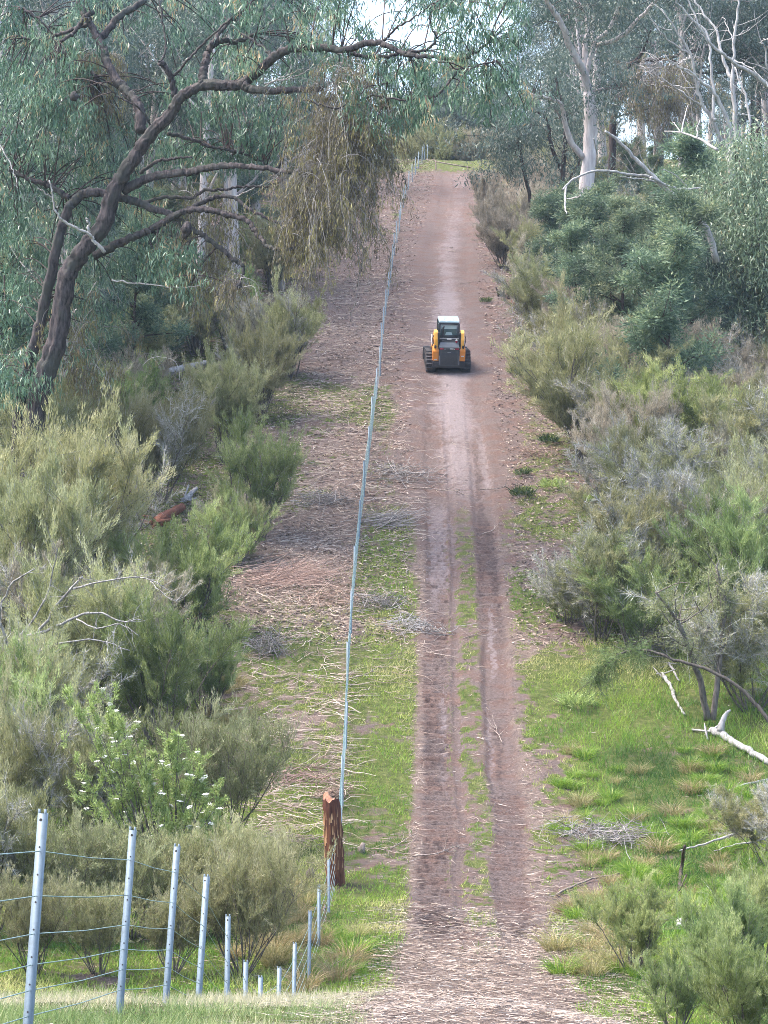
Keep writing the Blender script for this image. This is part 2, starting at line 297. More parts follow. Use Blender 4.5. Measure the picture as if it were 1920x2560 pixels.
def masks(x, y):
    """grass, straw, pale dirt, mud with darker patches and rut streaks: what covers the ground at each spot"""
    u = x - xt(y); f = x - xf(y)
    n1 = fbm(x * .45, y * .3, 21, 4); n2 = fbm(x * 1.3, y * .9, 33, 4); n3 = fbm(x * .2, y * .13, 44, 3)
    n5 = fbm(x * 5.5, y * 4.2, 55, 3); n6 = vnoise(x * 17, y * 13, 66)
    u = u + (n5 - .5) * .30 + (n6 - .5) * .12
    n1 = n1 * .62 + n5 * .28 + n6 * .10; n2 = n2 * .55 + n5 * .30 + n6 * .15
    a, b, c = ruts(u, y)
    rut = np.clip(a + b + c, 0, 1) * smoothstep(40, 46, y) * (1 - smoothstep(80, 112, y))
    lw_ = 1 + .55 * smoothstep(72, 90, y)
    lane = (1 - smoothstep(1.15, 1.85, np.abs(u - .25 * smoothstep(72, 90, y) + (n2 - .5) * 1.2) / lw_))
    far = smoothstep(70, 88, y)
    near_t = (1 - smoothstep(41, 46, y))
    right = smoothstep(1.0, 1.6, u); mid = (1 - smoothstep(.9, 1.2, np.abs(u)))
    # grass
    g_r = right * (1.12 - .72 * smoothstep(62, 92, y)) * smoothstep(.36, .60, n1 + .22 * smoothstep(2.0, 3.4, u) * (1 - smoothstep(60, 72, y)))
    g_l = (1 - smoothstep(-1.6, -1.1, u)) * smoothstep(-.6, .4, f) * (1.05 - .80 * smoothstep(62, 90, y)) * smoothstep(.30, .55, n1 + .14 * (1 - smoothstep(58, 68, y)))
    g_ll = (1 - smoothstep(-.6, .3, f)) * (1.0 - .85 * smoothstep(58, 76, y)) * smoothstep(.30, .50, n1 + .12 * (1 - smoothstep(56, 66, y)))
    g_m = mid * (1 - rut) * (.72 - .4 * smoothstep(68, 90, y)) * smoothstep(.30, .56, n2)
    g = np.maximum.reduce([g_r, g_l, g_ll, g_m])
    g = g * (1 - rut) * (1 - .9 * lane * far) * (1 - .85 * near_t * lane)
    g = np.maximum(g, (1 - smoothstep(1.6, 2.4, np.abs(u + (n2 - .5)))) * 0)
    moss = smoothstep(.47, .60, n2 * .5 + n3 * .5) * .8 * (1 - lane) * smoothstep(70, 80, y)
    g = np.maximum(g, moss)
    top = smoothstep(158, 166, y) * (1 - smoothstep(186, 200, y)) * smoothstep(.32, .5, n2 + .1)
    g = np.maximum(g, top * .9)
    wild = smoothstep(4.5, 6, np.abs(u + 1)) * .75 * (1 - smoothstep(100, 130, y))
    g = np.maximum(g, wild * smoothstep(.3, .5, n1))
    nearg = (1 - smoothstep(24, 27, y)) * (1 - .8 * lane) * .62 * smoothstep(.44, .60, n1 + .02)
    g = np.maximum(g, nearg)
    # straw and litter
    s = np.clip(.30 + .75 * (n2 - .35) + .35 * (1 - smoothstep(-.2, .3, f)) * smoothstep(50, 60, y), 0, 1)
    s = np.maximum(s, .9 * smoothstep(.95, 1.2, np.abs(u)) * (1 - smoothstep(1.5, 2.3, np.abs(u))) * smoothstep(.4, .55, n2) * smoothstep(44, 48, y))
    s = s * (1 - .35 * smoothstep(72, 84, y))
    s = s * (1 - rut * .75) * (1 - .75 * lane * far)
    s = np.maximum(s, near_t * (1 - smoothstep(1.7, 3.0, np.abs(u - .3))) * smoothstep(.16, .36, n2 + .1) * 1.1)
    pale = lane * far * .8 * smoothstep(.22, .74, n3 * .3 + n2 * .4 + .32 * np.exp(-((u - .1) / .7) ** 2)) * (1 - .45 * smoothstep(104, 150, y))
    mud = np.exp(-((y - 45.4) / 1.5) ** 2) * np.exp(-((u + .72) / .6) ** 2) * 1.0 + .8 * np.exp(-((y - 45.2) / 1.0) ** 2) * np.exp(-((u - .8) / .5) ** 2)
    streak = fbm(x * 4.6 + .4 * y, y * 5.2, 77, 3) * .6 + vnoise(x * 13, y * 9, 78) * .4  # broken dark streaks across the ruts, mixed through the mud mask
    mud = np.maximum(mud * smoothstep(.28, .58, n5 * .6 + n2 * .4), rut * (.34 + .26 * np.clip(a, 0, 1)) * smoothstep(.46, .76, streak) * (1 - .5 * smoothstep(70, 90, y)))
    band = vnoise(u * 4.5, y * .12, 79); mud = np.maximum(mud, .5 * rut * smoothstep(.56, .74, band)); pale = np.maximum(pale, .55 * rut * smoothstep(.58, .8, 1 - band) * smoothstep(50, 60, y))
    mud = np.maximum(mud, rut * .55 * (.5 + .5 * np.clip(a, 0, 1)) * smoothstep(.44, .6, n2) * (1 - smoothstep(60, 70, y)))
    mud = np.maximum(mud, .55 * smoothstep(.56, .66, n2) * (1 - smoothstep(30, 50, y)) )
    mud = np.maximum(mud, .5 * smoothstep(.53, .63, n2 * .6 + n3 * .4) * smoothstep(66, 80, y) * (1 - lane))
    mud = np.maximum(mud, .6 * np.exp(-((x + .6) / 1.0) ** 2) * np.exp(-((y - 48.6) / .9) ** 2) )  # darker patch of ground around the foot of the timber strainer
    g = g * (.55 + .75 * smoothstep(.32, .62, n5 * .6 + n1 * .4))
    return np.clip(g, 0, 1), np.clip(s, 0, 1), np.clip(pale, 0, .85), np.clip(mud, 0, .85)

def axis(parts):
    r = []
    for a, b, st in parts: r += list(np.arange(a, b, st))
    return np.array(r)
wx = axis([(-800, -400, 100), (-400, -100, 50), (-100, -40, 6), (-40, -14, 1.0), (-14, -6, .3), (-6, -1.5, .12), (-1.5, 1.5, .05), (1.5, 6, .12), (6, 14, .3), (14, 40, 1.0), (40, 100, 6), (100, 400, 50), (400, 801, 100)])
gy = axis([(-300, -30, 30), (-30, 10, 2), (10, 38, .09), (38, 76, .05), (76, 120, .15), (120, 195, .3), (195, 300, 4), (300, 861, 40)])
Wm, Ym = np.meshgrid(wx, gy)
Xm = Wm + xt(Ym)
Zm = ground(Xm, Ym)
g_, s_, p_, m_ = masks(Xm, Ym)
nr, nc = Xm.shape
idx = np.arange(nr * nc).reshape(nr, nc)
mb = MB(); mb.add(np.stack([Xm, Ym, Zm], -1).reshape(-1, 3), quads=np.stack([idx[:-1, :-1], idx[:-1, 1:], idx[1:, 1:], idx[1:, :-1]], -1).reshape(-1, 4))
gr = mb.obj('ground', M['ground'], smooth=True); gr['kind'] = 'structure'
ca = gr.data.attributes.new('mask', 'FLOAT_COLOR', 'POINT')
ca.data.foreach_set('color', np.stack([g_, s_, p_, m_], -1).astype(np.float32).ravel())

# haze: the faint blue air over the slope
hm_ = bpy.data.materials.new('haze'); hm_.use_nodes = True; hn = hm_.node_tree; hn.nodes.clear()
ho = hn.nodes.new('ShaderNodeOutputMaterial'); hv = hn.nodes.new('ShaderNodeVolumePrincipled')
hv.inputs['Color'].default_value = (.62, .80, 1.0, 1); hv.inputs['Density'].default_value = HAZE; hv.inputs['Anisotropy'].default_value = .0
hn.links.new(hv.outputs[0], ho.inputs['Volume'])
try: hm_.cycles.volume_sampling = 'EQUIANGULAR'
except Exception: pass
hc = np.array([(a, b, c) for a in (-820, 820) for b in (-320, 880) for c in (-40, 70)], float)
mb = MB(); mb.add(hc, quads=[(0, 1, 3, 2), (4, 6, 7, 5), (0, 4, 5, 1), (2, 3, 7, 6), (0, 2, 6, 4), (1, 5, 7, 3)]); o = mb.obj('haze', hm_); o['kind'] = 'stuff'

# ---------------------------------------------------------------- geometry helpers for plants
def strokes(mb, base, d, ln, wd, tint, r=rng):
    """thin tapering blades, one triangle each"""
    n = len(base)
    if n == 0: return
    d = norm(d); rv = r.normal(size=(n, 3)); side = norm(np.cross(d, rv)) * (np.asarray(wd).reshape(-1, 1) / 2)
    v = np.empty((n, 3, 3)); v[:, 0] = base - side; v[:, 1] = base + side; v[:, 2] = base + d * np.asarray(ln).reshape(-1, 1)
    mb.add(v.reshape(-1, 3), tris=np.arange(3 * n).reshape(-1, 3), tint=np.repeat(tint, 3))
def diamonds(mb, base, d, ln, wd, tint, bend=.15, r=rng):
    """lance-shaped leaves, four corners each, slightly bent"""
    n = len(base)
    if n == 0: return
    d = norm(d); rv = r.normal(size=(n, 3)); side = norm(np.cross(d, rv)); up = np.cross(side, d)
    ln = np.asarray(ln).reshape(-1, 1); wd = np.asarray(wd).reshape(-1, 1)
    mid = base + d * ln * .4 + up * ln * bend
    v = np.empty((n, 4, 3)); v[:, 0] = base; v[:, 1] = mid + side * wd / 2; v[:, 2] = base + d * ln; v[:, 3] = mid - side * wd / 2
    mb.add(v.reshape(-1, 3), quads=np.arange(4 * n).reshape(-1, 4), tint=np.repeat(tint, 4))
def tube(mb, P, R, k=5, tint=.5, cap=True, rough=0.0, r=rng, ridge=0.0):
    P = np.asarray(P, float); n = len(P); R = np.broadcast_to(np.asarray(R, float), (n,))
    T = norm(np.gradient(P, axis=0)); m = T.mean(0); ref = np.array([1., 0, 0]) if abs(m[0]) < .6 * np.linalg.norm(m) + 1e-6 else np.array([0, 1., 0])
    A = norm(np.cross(T, ref)); B = np.cross(T, A)
    th = np.arange(k) * 2 * math.pi / k
    rad = R[:, None, None] * (1 + (r.uniform(-rough, rough, (n, k, 1)) if rough else 0))
    if ridge:
        f = r.uniform(-1, 1, (n, k)); f = (f + np.roll(f, 1, 0) + np.roll(f, -1, 0)) / 3 * .6 + r.uniform(-1, 1, (1, k)) * .6; rad = rad * (1 + ridge * f[:, :, None])
    V = P[:, None, :] + (A[:, None, :] * np.cos(th)[None, :, None] + B[:, None, :] * np.sin(th)[None, :, None]) * rad
    i = np.arange(n * k).reshape(n, k); j = np.roll(i, -1, 1)
    q = np.stack([i[:-1], j[:-1], j[1:], i[1:]], -1).reshape(-1, 4)
    tr = None
    V = V.reshape(-1, 3)
    if cap:
        V = np.vstack([V, P[:1], P[-1:]]); a, b = n * k, n * k + 1
        tr = np.concatenate([np.stack([j[0], i[0], np.full(k, a)], -1), np.stack([i[-1], j[-1], np.full(k, b)], -1)])
    mb.add(V, quads=q, tris=tr, tint=tint)
def spline(P, per=4):
    """a smooth line through the points"""
    P = np.asarray(P, float)
    if len(P) < 3:
        t = np.linspace(0, 1, per * 2)[:, None]; return P[0] * (1 - t) + P[-1] * t
    Q = np.vstack([2 * P[0] - P[1], P, 2 * P[-1] - P[-2]]); out = []
    t = np.linspace(0, 1, per, endpoint=False)[:, None]
    for a, b, c, d in zip(Q[:-3], Q[1:-2], Q[2:-1], Q[3:]):
        out.append(.5 * (2 * b + (c - a) * t + (2 * a - 5 * b + 4 * c - d) * t * t + (3 * b - a - 3 * c + d) * t ** 3))
    out.append(P[-1:]); return np.vstack(out)
def grow(r, p, d, ln, n=6, jit=.12, pull=(0, 0, .05)):
    p = np.array(p, float); d = norm(d); P = [p]; st = ln / n
    for i in range(n):
        d = norm(d + r.normal(size=3) * jit + np.array(pull)); p = p + d * st; P.append(p)
    return np.array(P)
def along(P, t):
    t = np.asarray(t) * (len(P) - 1); i = np.clip(np.floor(t).astype(int), 0, len(P) - 2); f = (t - i)[:, None]
    return P[i] * (1 - f) + P[i + 1] * f, norm(P[i + 1] - P[i])

def tea_meshes(seed, H, spread=.55, ns=10, nleaf=95, mat='tea', clear=.2, dead=.05, lw=.018, thin=1.0, twmat='greytwig'):
    """a fine-leaved many-stemmed shrub: (stems mesh, twigs mesh, foliage mesh)"""
    r = np.random.default_rng(seed); st = MB(); tw = MB(); lf = MB(); k = H / 4
    lobes = r.uniform(0, 1, (8,))
    for s in range(ns):
        az = r.uniform(0, 2 * math.pi); lean = spread * math.sqrt(r.uniform(.03, 1.0)); q = r.uniform(0, .28 * k)
        d = np.array([math.cos(az) * lean, math.sin(az) * lean, 1.])
        ln = H * r.uniform(.58, .86) * (1 - .15 * lean)
        P = grow(r, (q * math.cos(az), q * math.sin(az), -.12), d, ln, 8, .10, (0, 0, .03))
        tube(st, P, np.linspace(.034, .010, 9) * math.sqrt(k) * r.uniform(.7, 1.3) * thin, 5)
        isdead = r.uniform() < dead
        for j in range(7):
            t = r.uniform(clear, 1.0); p, dd = along(P, np.array([t])); a2 = r.uniform(0, 2 * math.pi)
            d2 = norm(dd[0] * .55 + np.array([math.cos(a2) * .65, math.sin(a2) * .65, .35]))
            P2 = grow(r, p[0], d2, H * .27 * r.uniform(.6, 1.25), 5, .14, (0, 0, .05))
            tube(st, P2, np.linspace(.011, .005, 6) * math.sqrt(k) * thin, 3, cap=False)
            tone = np.clip(r.normal(.5, .16), .1, .9)
            for m in range(7):
                t = r.uniform(.25, 1.0); p3, d3 = along(P2, np.array([t]))
                P3 = grow(r, p3[0], norm(d3[0] * .6 + r.normal(size=3) * .45 + np.array([0, 0, .35])), H * .165 * r.uniform(.5, 1.5), 3, .15, (0, 0, .07))
                b = P3[:-1]; e = np.diff(P3, axis=0)
                for rep in range(3): strokes(tw, b, e, np.linalg.norm(e, axis=1) * 1.08, np.full(3, (.010 * k + .003)), np.full(3, r.uniform(.2, 1)), r)
                nl = int(nleaf * r.uniform(.5, 1.4))
                if isdead:
                    nl //= 5; tt = r.uniform(0, 1.05, nl * 3); pp, di = along(P3, np.clip(tt, 0, .999))
                    strokes(tw, pp, di * .7 + r.normal(size=(len(pp), 3)) * .4 + (0, 0, -.1), r.uniform(.08, .32, len(pp)) * k, np.full(len(pp), .010), r.uniform(.2, 1, len(pp)), r)
                tt = r.uniform(0, 1.05, nl); pp, di = along(P3, np.clip(tt, 0, .999))
                pp = pp + r.normal(size=(nl, 3)) * .042 * k
                dr = di * .8 + r.normal(size=(nl, 3)) * .38 + np.array([0, 0, .45])
                tn = np.clip(tone + r.normal(size=nl) * .15 + .18 * (tt - .5), 0, 1)
                strokes(lf, pp, dr, r.uniform(.07, .17, nl) * (.6 + .4 * k), r.uniform(.6, 1.2, nl) * lw, tn, r)
    return st.mesh('stem', M['stembark']), tw.mesh('twigs', M[twmat]), lf.mesh('foliage', M[mat])
def plant(name, label, cat, loc, parts, group=None, rz=0, scale=1.0, tilt=(0, 0)):
    o = thing(name, label, cat, loc, group, (tilt[0], tilt[1], rz), scale)
    for me in parts: link(me.name.split('.')[0], me, o)
    return o

TEA = {
    'a': tea_meshes(11, 4.0, .66, 11, 100, 'tea'), 'b': tea_meshes(12, 4.2, .56, 11, 105, 'tea'),
    'g': tea_meshes(14, 3.8, .64, 12, 110, 'teagreen', dead=.03), 'h': tea_meshes(15, 4.0, .60, 9, 95, 'teagreen', dead=.04),
    'w': tea_meshes(16, 3.6, .65, 13, 110, 'teagrey', dead=.1), 'd': tea_meshes(17, 3.6, .75, 12, 120, 'tea', dead=.36, thin=.6, twmat='silvertwig'), 's': tea_meshes(19, 3.6, .70, 16, 52, 'tea', clear=.30, dead=0, thin=.7, twmat='browntwig'),
}
TEAH = {'a': 4.0, 'b': 4.2, 'g': 3.8, 'h': 4.0, 'w': 3.6, 'd': 3.6, 's': 3.6}

def wattle_meshes(seed, H, mat='wattle', wide=.30, low=.14, nb=25):
    r = np.random.default_rng(seed); st = MB(); lf = MB()
    P = grow(r, (0, 0, -.2), (r.normal() * .06, r.normal() * .06, 1), H * .97, 12, .035, (0, 0, .04))
    tube(st, P, np.linspace(.011 * H + .02, .012, 13), 7)
    for b in range(nb):
        t = low + (1 - low) * (b + r.uniform(0, 1)) / nb * .99; p, d = along(P, np.array([t])); az = r.uniform(0, 2 * math.pi)
        ln = H * wide * (1.12 - .72 * t) * r.uniform(.6, 1.2)
        P1 = grow(r, p[0], (math.cos(az), math.sin(az), .5 + .5 * t), ln, 6, .17, (0, 0, .01))
        tube(st, P1, np.linspace(.02 + .004 * H * (1 - t), .008, 7), 4, cap=False)
        for j in range(7):
            t2 = r.uniform(.25, 1); p2, d2 = along(P1, np.array([t2])); a2 = r.uniform(0, 2 * math.pi)
            P2 = grow(r, p2[0], norm(d2[0] * .6 + np.array([math.cos(a2), math.sin(a2), .15]) * .6), ln * .38 * r.uniform(.5, 1.2), 4, .15)
            tube(st, P2, np.linspace(.010, .005, 5), 3, cap=False)
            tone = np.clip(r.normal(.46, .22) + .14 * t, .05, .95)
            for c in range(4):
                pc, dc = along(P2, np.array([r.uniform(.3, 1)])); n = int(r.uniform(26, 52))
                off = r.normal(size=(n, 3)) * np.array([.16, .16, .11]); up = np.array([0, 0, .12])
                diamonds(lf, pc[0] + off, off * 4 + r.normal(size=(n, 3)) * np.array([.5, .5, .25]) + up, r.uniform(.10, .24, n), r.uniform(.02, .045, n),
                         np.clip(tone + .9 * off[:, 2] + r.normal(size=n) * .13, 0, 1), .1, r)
    return st.mesh('trunk', M['darkbark']), lf.mesh('crown', M[mat])
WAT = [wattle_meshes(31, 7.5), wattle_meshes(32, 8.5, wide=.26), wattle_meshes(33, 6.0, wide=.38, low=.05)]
WATH = [7.5, 8.5, 6.0]

def gum_meshes(seed, H, mat='gum', bare=.42, nlim=7, leaf=.24, nl=120, barkm='gumbark', spread=.5):
    r = np.random.default_rng(seed); st = MB(); lf = MB()
    P = grow(r, (0, 0, -.3), (r.normal() * .04, r.normal() * .04, 1), H * .8, 12, .03, (0, 0, .05))
    tube(st, P, np.linspace(.017 * H, .006 * H, 13) * .85, 9, rough=.04, r=r)
    ends = []
    for b in range(nlim):
        t = bare + (1 - bare) * (b + r.uniform(0, 1)) / nlim; p, d = along(P, np.array([min(t, .995)])); az = r.uniform(0, 2 * math.pi)
        ln = H * .34 * r.uniform(.7, 1.2) * (1.15 - .4 * t)
        P1 = grow(r, p[0], (math.cos(az) * spread, math.sin(az) * spread, .7), ln, 7, .16, (0, 0, .06))
        tube(st, P1, np.linspace(.0055 * H * (1.2 - .5 * t), .012, 8), 6, cap=False)
        for j in range(6):
            t2 = r.uniform(.3, 1); p2, d2 = along(P1, np.array([t2]))
            P2 = grow(r, p2[0], norm(d2[0] * .7 + r.normal(size=3) * .6), ln * .5 * r.uniform(.5, 1.2), 5, .18, (0, 0, .02))
            tube(st, P2, np.linspace(.022, .007, 6), 4, cap=False)
            for c in range(4):
                pc, dc = along(P2, np.array([r.uniform(.35, 1)])); ends.append((pc[0], t))
    for p, t in ends:
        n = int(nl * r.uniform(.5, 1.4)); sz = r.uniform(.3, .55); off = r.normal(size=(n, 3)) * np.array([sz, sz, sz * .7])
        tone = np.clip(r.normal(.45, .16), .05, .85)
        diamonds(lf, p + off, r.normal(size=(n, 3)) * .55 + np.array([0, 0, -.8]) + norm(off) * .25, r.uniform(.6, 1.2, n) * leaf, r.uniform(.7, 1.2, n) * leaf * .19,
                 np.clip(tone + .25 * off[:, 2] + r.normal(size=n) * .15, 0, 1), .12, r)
    return st.mesh('trunk', M[barkm]), lf.mesh('crown', M[mat])
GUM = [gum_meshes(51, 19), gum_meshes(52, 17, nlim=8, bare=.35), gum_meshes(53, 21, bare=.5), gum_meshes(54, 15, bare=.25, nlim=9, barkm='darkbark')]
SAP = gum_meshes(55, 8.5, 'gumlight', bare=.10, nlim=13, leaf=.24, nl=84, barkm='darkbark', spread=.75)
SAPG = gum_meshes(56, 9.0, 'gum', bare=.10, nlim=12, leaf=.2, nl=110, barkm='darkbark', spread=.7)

def up_to(px, base_py, top_py, href):
    """ground point and the scale that takes a plant of height href up to the given row"""
    p = gp(px, base_py); ztop = (CY - top_py) / F * p[1]
    return p, (ztop - p[2]) / href
# ---------------------------------------------------------------- fence: steel posts, wires, netting, timber strainer
def post_mesh(h):
    """a folded galvanised post: U section, notched top, bolt holes down its face"""
    mb = MB(); a, t = .026, .006
    sec = np.array([(-a, .018), (-a, -.018), (a, -.018), (a, .018), (a - t, .018), (a - t, -.018 + t), (-a + t, -.018 + t), (-a + t, .018)])
    n = len(sec)
    z = np.array([-.35, h])
    V = np.concatenate([np.c_[sec, np.full(n, zz)] for zz in z]); i = np.arange(n); j = (i + 1) % n
    mb.add(V, quads=np.stack([i, j, j + n, i + n], -1))
    top = n + np.array([[0, 1, 6, 7], [1, 2, 5, 6], [2, 3, 4, 5]]); mb.q.append(top)
    # two ears on top leave a notch
    for s in (-1, 1):
        x0, x1 = sorted((s * .010, s * a)); c = np.array([(x, y, zz) for zz in (h, h + .025) for x, y in ((x0, -.018), (x1, -.018), (x1, -.012), (x0, -.012))])
        mb.add(c, quads=[(4, 5, 6, 7), (0, 1, 5, 4), (1, 2, 6, 5), (2, 3, 7, 6), (3, 0, 4, 7)])
    return mb.mesh('post', M['galv'])
def hole_mesh():
    k = 10; th = np.arange(k) * 2 * math.pi / k; mb = MB(); mb.add(np.vstack([np.c_[.006 * np.cos(th), np.full(k, -.0215), .006 * np.sin(th)], [(0, -.0215, 0)]]), tris=[(k, a, (a + 1) % k) for a in range(k)])
    return mb.mesh('bolt_hole', M['hole'])
near = [(90, 14.3, 1.36), (317, 18.2, 1.36), (430, 21, 1.36), (507, 23.6, 1.30), (568, 26, 1.30), (612, 28.2, 1.32), (650, 30.4, 1.30), (696, 33.5, 1.30), (735, 36.6, 1.22), (773, 40.3, 1.12), (797, 43.1, 1.06), (822, 46.4, 1.0)]
near_lab = ['tallest and nearest galvanised fence post, cut off by the foreground edge', 'second nearest galvanised fence post, before the brown stems of the daisy bush', 'galvanised fence post under the white daisy flowers, third from the nearest',
            'galvanised fence post at the brow of the slope, fourth from the nearest', 'galvanised fence post half sunk behind the brow, fifth from the nearest', 'short stub of a fence post showing above the brow, sixth from the nearest',
            'shortest visible fence post, lowest in the gully dip', 'short fence post just beyond the lowest one in the dip', 'thin steel fence post on the gully floor, four before the timber strainer', 'thin steel fence post on the gully floor, three before the timber strainer',
            'thin steel fence post on the gully floor, two before the timber strainer', 'last steel fence post before the timber strainer, overlapping its foot']
pm, hm = post_mesh(1.36), hole_mesh(); pm2 = post_mesh(1.14)
tops = []                                                     # (base point, post height, lean)
for (px, D, h), lab in zip(near, near_lab):
    x = (px - CX) / F * D; z = float(ground(x, D)); lean = .075 if D < 25 else (.02 + rng.normal() * .012)
    base = np.array([x - math.sin(lean) * h * .55, D, z - (1.36 - h)])
    o = thing('fence_post', lab, 'fence post', base, 'steel fence posts', (0, lean, math.radians(rng.uniform(-14, 14)) - .25))
    link('post', pm, o); tops.append((base, 1.36, lean))
    for z in (np.arange(1.325, .1, -.16) if D < 27 else ()): q = link('bolt_hole', hm, o); q.location = (0, 0, z); q.scale = (1.6,) * 3 if z > 1.3 else (1,) * 3
far_D = [50.6]
while far_D[-1] < 176: far_D.append(far_D[-1] + rng.uniform(3.9, 4.6))
fi = 0
for k, D in enumerate(far_D):
    x = float(xf(D)) + rng.normal() * .03; z = float(ground(x, D)); lean = rng.normal() * .018; base = np.array([x, D, z])
    lab = ('first steel post up the slope, rising just behind the timber strainer' if k == 0 else
           'slim steel post of the straight fence line climbing the cleared slope beside the dirt track')
    o = link('fence_post', pm2); o.location = base; o.rotation_euler = (rng.normal() * .015, lean, rng.uniform(-.2, .2))
    setp(o, lab, 'fence post', 'steel fence posts on the climbing line'); tops.append((base, 1.14, lean))
hs = [1.14, .88, .66, .48, .33, .18]; nm = ['topmost', 'second highest', 'third', 'fourth', 'fifth', 'lowest']
ends = [(np.array([-2.75, 9.5, float(ground(-2.75, 9.5))]), 1.36, .07)] + tops
for hh, nn in zip(hs, nm):
    P = []
    for i, (b, ph, le) in enumerate(ends):
        q = b + np.array([math.sin(le) * hh * ph / 1.36, -.026, math.cos(le) * hh * ph / 1.36])
        if P: P.append((P[-1] + q) / 2 - np.array([0, 0, .012]))
        P.append(q)
    mb = MB(); tube(mb, P, .0034, 4, cap=False); o = mb.obj('fence_wire', M['wire'])
    setp(o, f'thin galvanised wire, {nn} strand of the fence, strung through all the steel posts', 'fence wire', 'fence wires')
# netting past the strainer: close verticals and small horizontals
mb = MB(); D = np.arange(49.0, 92, .34); x = xf(D); z = ground(x, D)
for a, b, c in zip(x, D, z): tube(mb, [(a, b - .04, c + .03), (a, b - .04, c + .95)], .0042, 3, cap=False)
for hh in np.arange(.1, .96, .14): tube(mb, np.c_[x, D - .04, z + hh], .0042, 3, cap=False)
o = mb.obj('wire_netting', M['wire']); setp(o, 'greenish grey wire netting on the fence uphill of the timber strainer', 'netting')

# timber strainer: a stout debarked log with a slanting chainsaw cut
sp = np.array([(838 - CX) / F * 48.8, 48.8, 0.]); sp[2] = float(ground(sp[0], sp[1]))
o = thing('strainer_post', 'stout red brown timber log standing upright in the fence line with ragged bark', 'timber post', sp, None, (0, -.03, 0))
r = np.random.default_rng(5); k = 22; th = np.arange(k) * 2 * math.pi / k; lev = np.linspace(-.3, 1.68, 16); mb = MB(); V = []
for z in lev:
    rad = .185 + .012 * np.sin(3 * th + 1) + .010 * np.sin(7 * th + z * 2) + r.normal(size=k) * .010 - .012 * z
    V.append(np.c_[rad * np.cos(th) - .02 * z, rad * np.sin(th), np.full(k, z)])
V = np.array(V); V[-1, :, 2] += np.where(np.cos(th) < .1, .14 * smoothstep(.2, -.5, np.cos(th)) * (.6 + .4 * np.sin(th)), 0) - .10 * smoothstep(-.75, -1, np.cos(th)) + r.normal(size=k) * .025
i = np.arange(16 * k).reshape(16, k); j = np.roll(i, -1, 1)
mb.add(V.reshape(-1, 3), quads=np.stack([i[:-1], j[:-1], j[1:], i[1:]], -1).reshape(-1, 4)); mb.obj('trunk', M['stump'], o)
mb = MB(); rim = V[-1] * np.array([.97, .97, 1]); cen = rim.mean(0) - np.array([0, 0, .02]); mb.add(np.vstack([rim, cen]), tris=[(a, (a + 1) % k, k) for a in range(k)])
M['cut'] = barkmat('fresh_cut_timber', (.18, .075, .045), (.40, .21, .13), 20, 1, .3, 0); mb.obj('cut_face', M['cut'], o)
mb = MB()
for q in range(60):
    a = r.uniform(math.pi, 2 * math.pi) ; z = 1.35 * r.uniform() ** .6; rr = .187 - .012 * z; c = np.array([rr * math.cos(a) - .02 * z, rr * math.sin(a), z]); ll = r.uniform(.08, .34); ww = r.uniform(.004, .020) * (.5 + .5 * z)
    tdir = np.array([-math.sin(a), math.cos(a), 0]); od = np.array([math.cos(a), math.sin(a), 0]) * .012
    mb.add([c - tdir * ww + od, c + tdir * ww + od, c + tdir * ww * .5 + od * 1.5 + (0, 0, ll), c - tdir * ww * .1 + od * 1.5 + (0, 0, ll * .85)], quads=[(0, 1, 2, 3)], tint=r.uniform())
M['sap'] = barkmat('bare_sapwood', (.24, .11, .05), (.56, .35, .19), 18, .2, .3, 0); mb.obj('bare_sapwood_patches', M['sap'], o)

# ---------------------------------------------------------------- tracked skid steer loader driving away uphill
lp = gp(1121, 929); lx, ly = lp[0], lp[1]
sl = float(ground(lx, ly + 2.4) - ground(lx, ly)) / 2.4
LD = thing('skid_steer_loader', 'orange and black tracked loader driving away up the dirt track', 'loader', (lx, ly, lp[2] + .0), None, (math.atan(sl), .012, math.radians(2.2)), .915)
def bx(name, mat, c, s, parent=LD, bev=.015, taper=None, seg=2):
    bm = bmesh.new(); bmesh.ops.create_cube(bm, size=1)
    for v in bm.verts: v.co = Vector((v.co.x * s[0], v.co.y * s[1], v.co.z * s[2]))
    if taper:
        for v in bm.verts:
            if v.co.z > 0: v.co.x = v.co.x * taper[0] + taper[2] * s[0]; v.co.y = v.co.y * taper[1] + taper[3] * s[1]
    if bev: bmesh.ops.bevel(bm, geom=bm.edges, offset=bev, segments=seg, affect='EDGES')
    for v in bm.verts: v.co += Vector(c)
    me = bpy.data.meshes.new(name); bm.to_mesh(me); bm.free(); me.materials.append(M[mat])
    return link(name, me, parent)
def extr(name, mat, prof, x0, x1, parent=LD, bev=.01):
    """a side profile (y, z) pulled out from x0 to x1"""
    bm = bmesh.new(); a = [bm.verts.new((x0, y, z)) for y, z in prof]; b = [bm.verts.new((x1, y, z)) for y, z in prof]
    bm.faces.new(a); bm.faces.new(b[::-1]); n = len(prof)
    for i in range(n): bm.faces.new((a[i], b[i], b[(i + 1) % n], a[(i + 1) % n]))
    bmesh.ops.recalc_face_normals(bm, faces=bm.faces)
    if bev: bmesh.ops.bevel(bm, geom=bm.edges, offset=bev, segments=2, affect='EDGES')
    me = bpy.data.meshes.new(name); bm.to_mesh(me); bm.free(); me.materials.append(M[mat]); return link(name, me, parent)
def rnd(cy, cz, rad, a0, a1, n=6): return [(cy + rad * math.cos(math.radians(a)), cz + rad * math.sin(math.radians(a))) for a in np.linspace(a0, a1, n)]
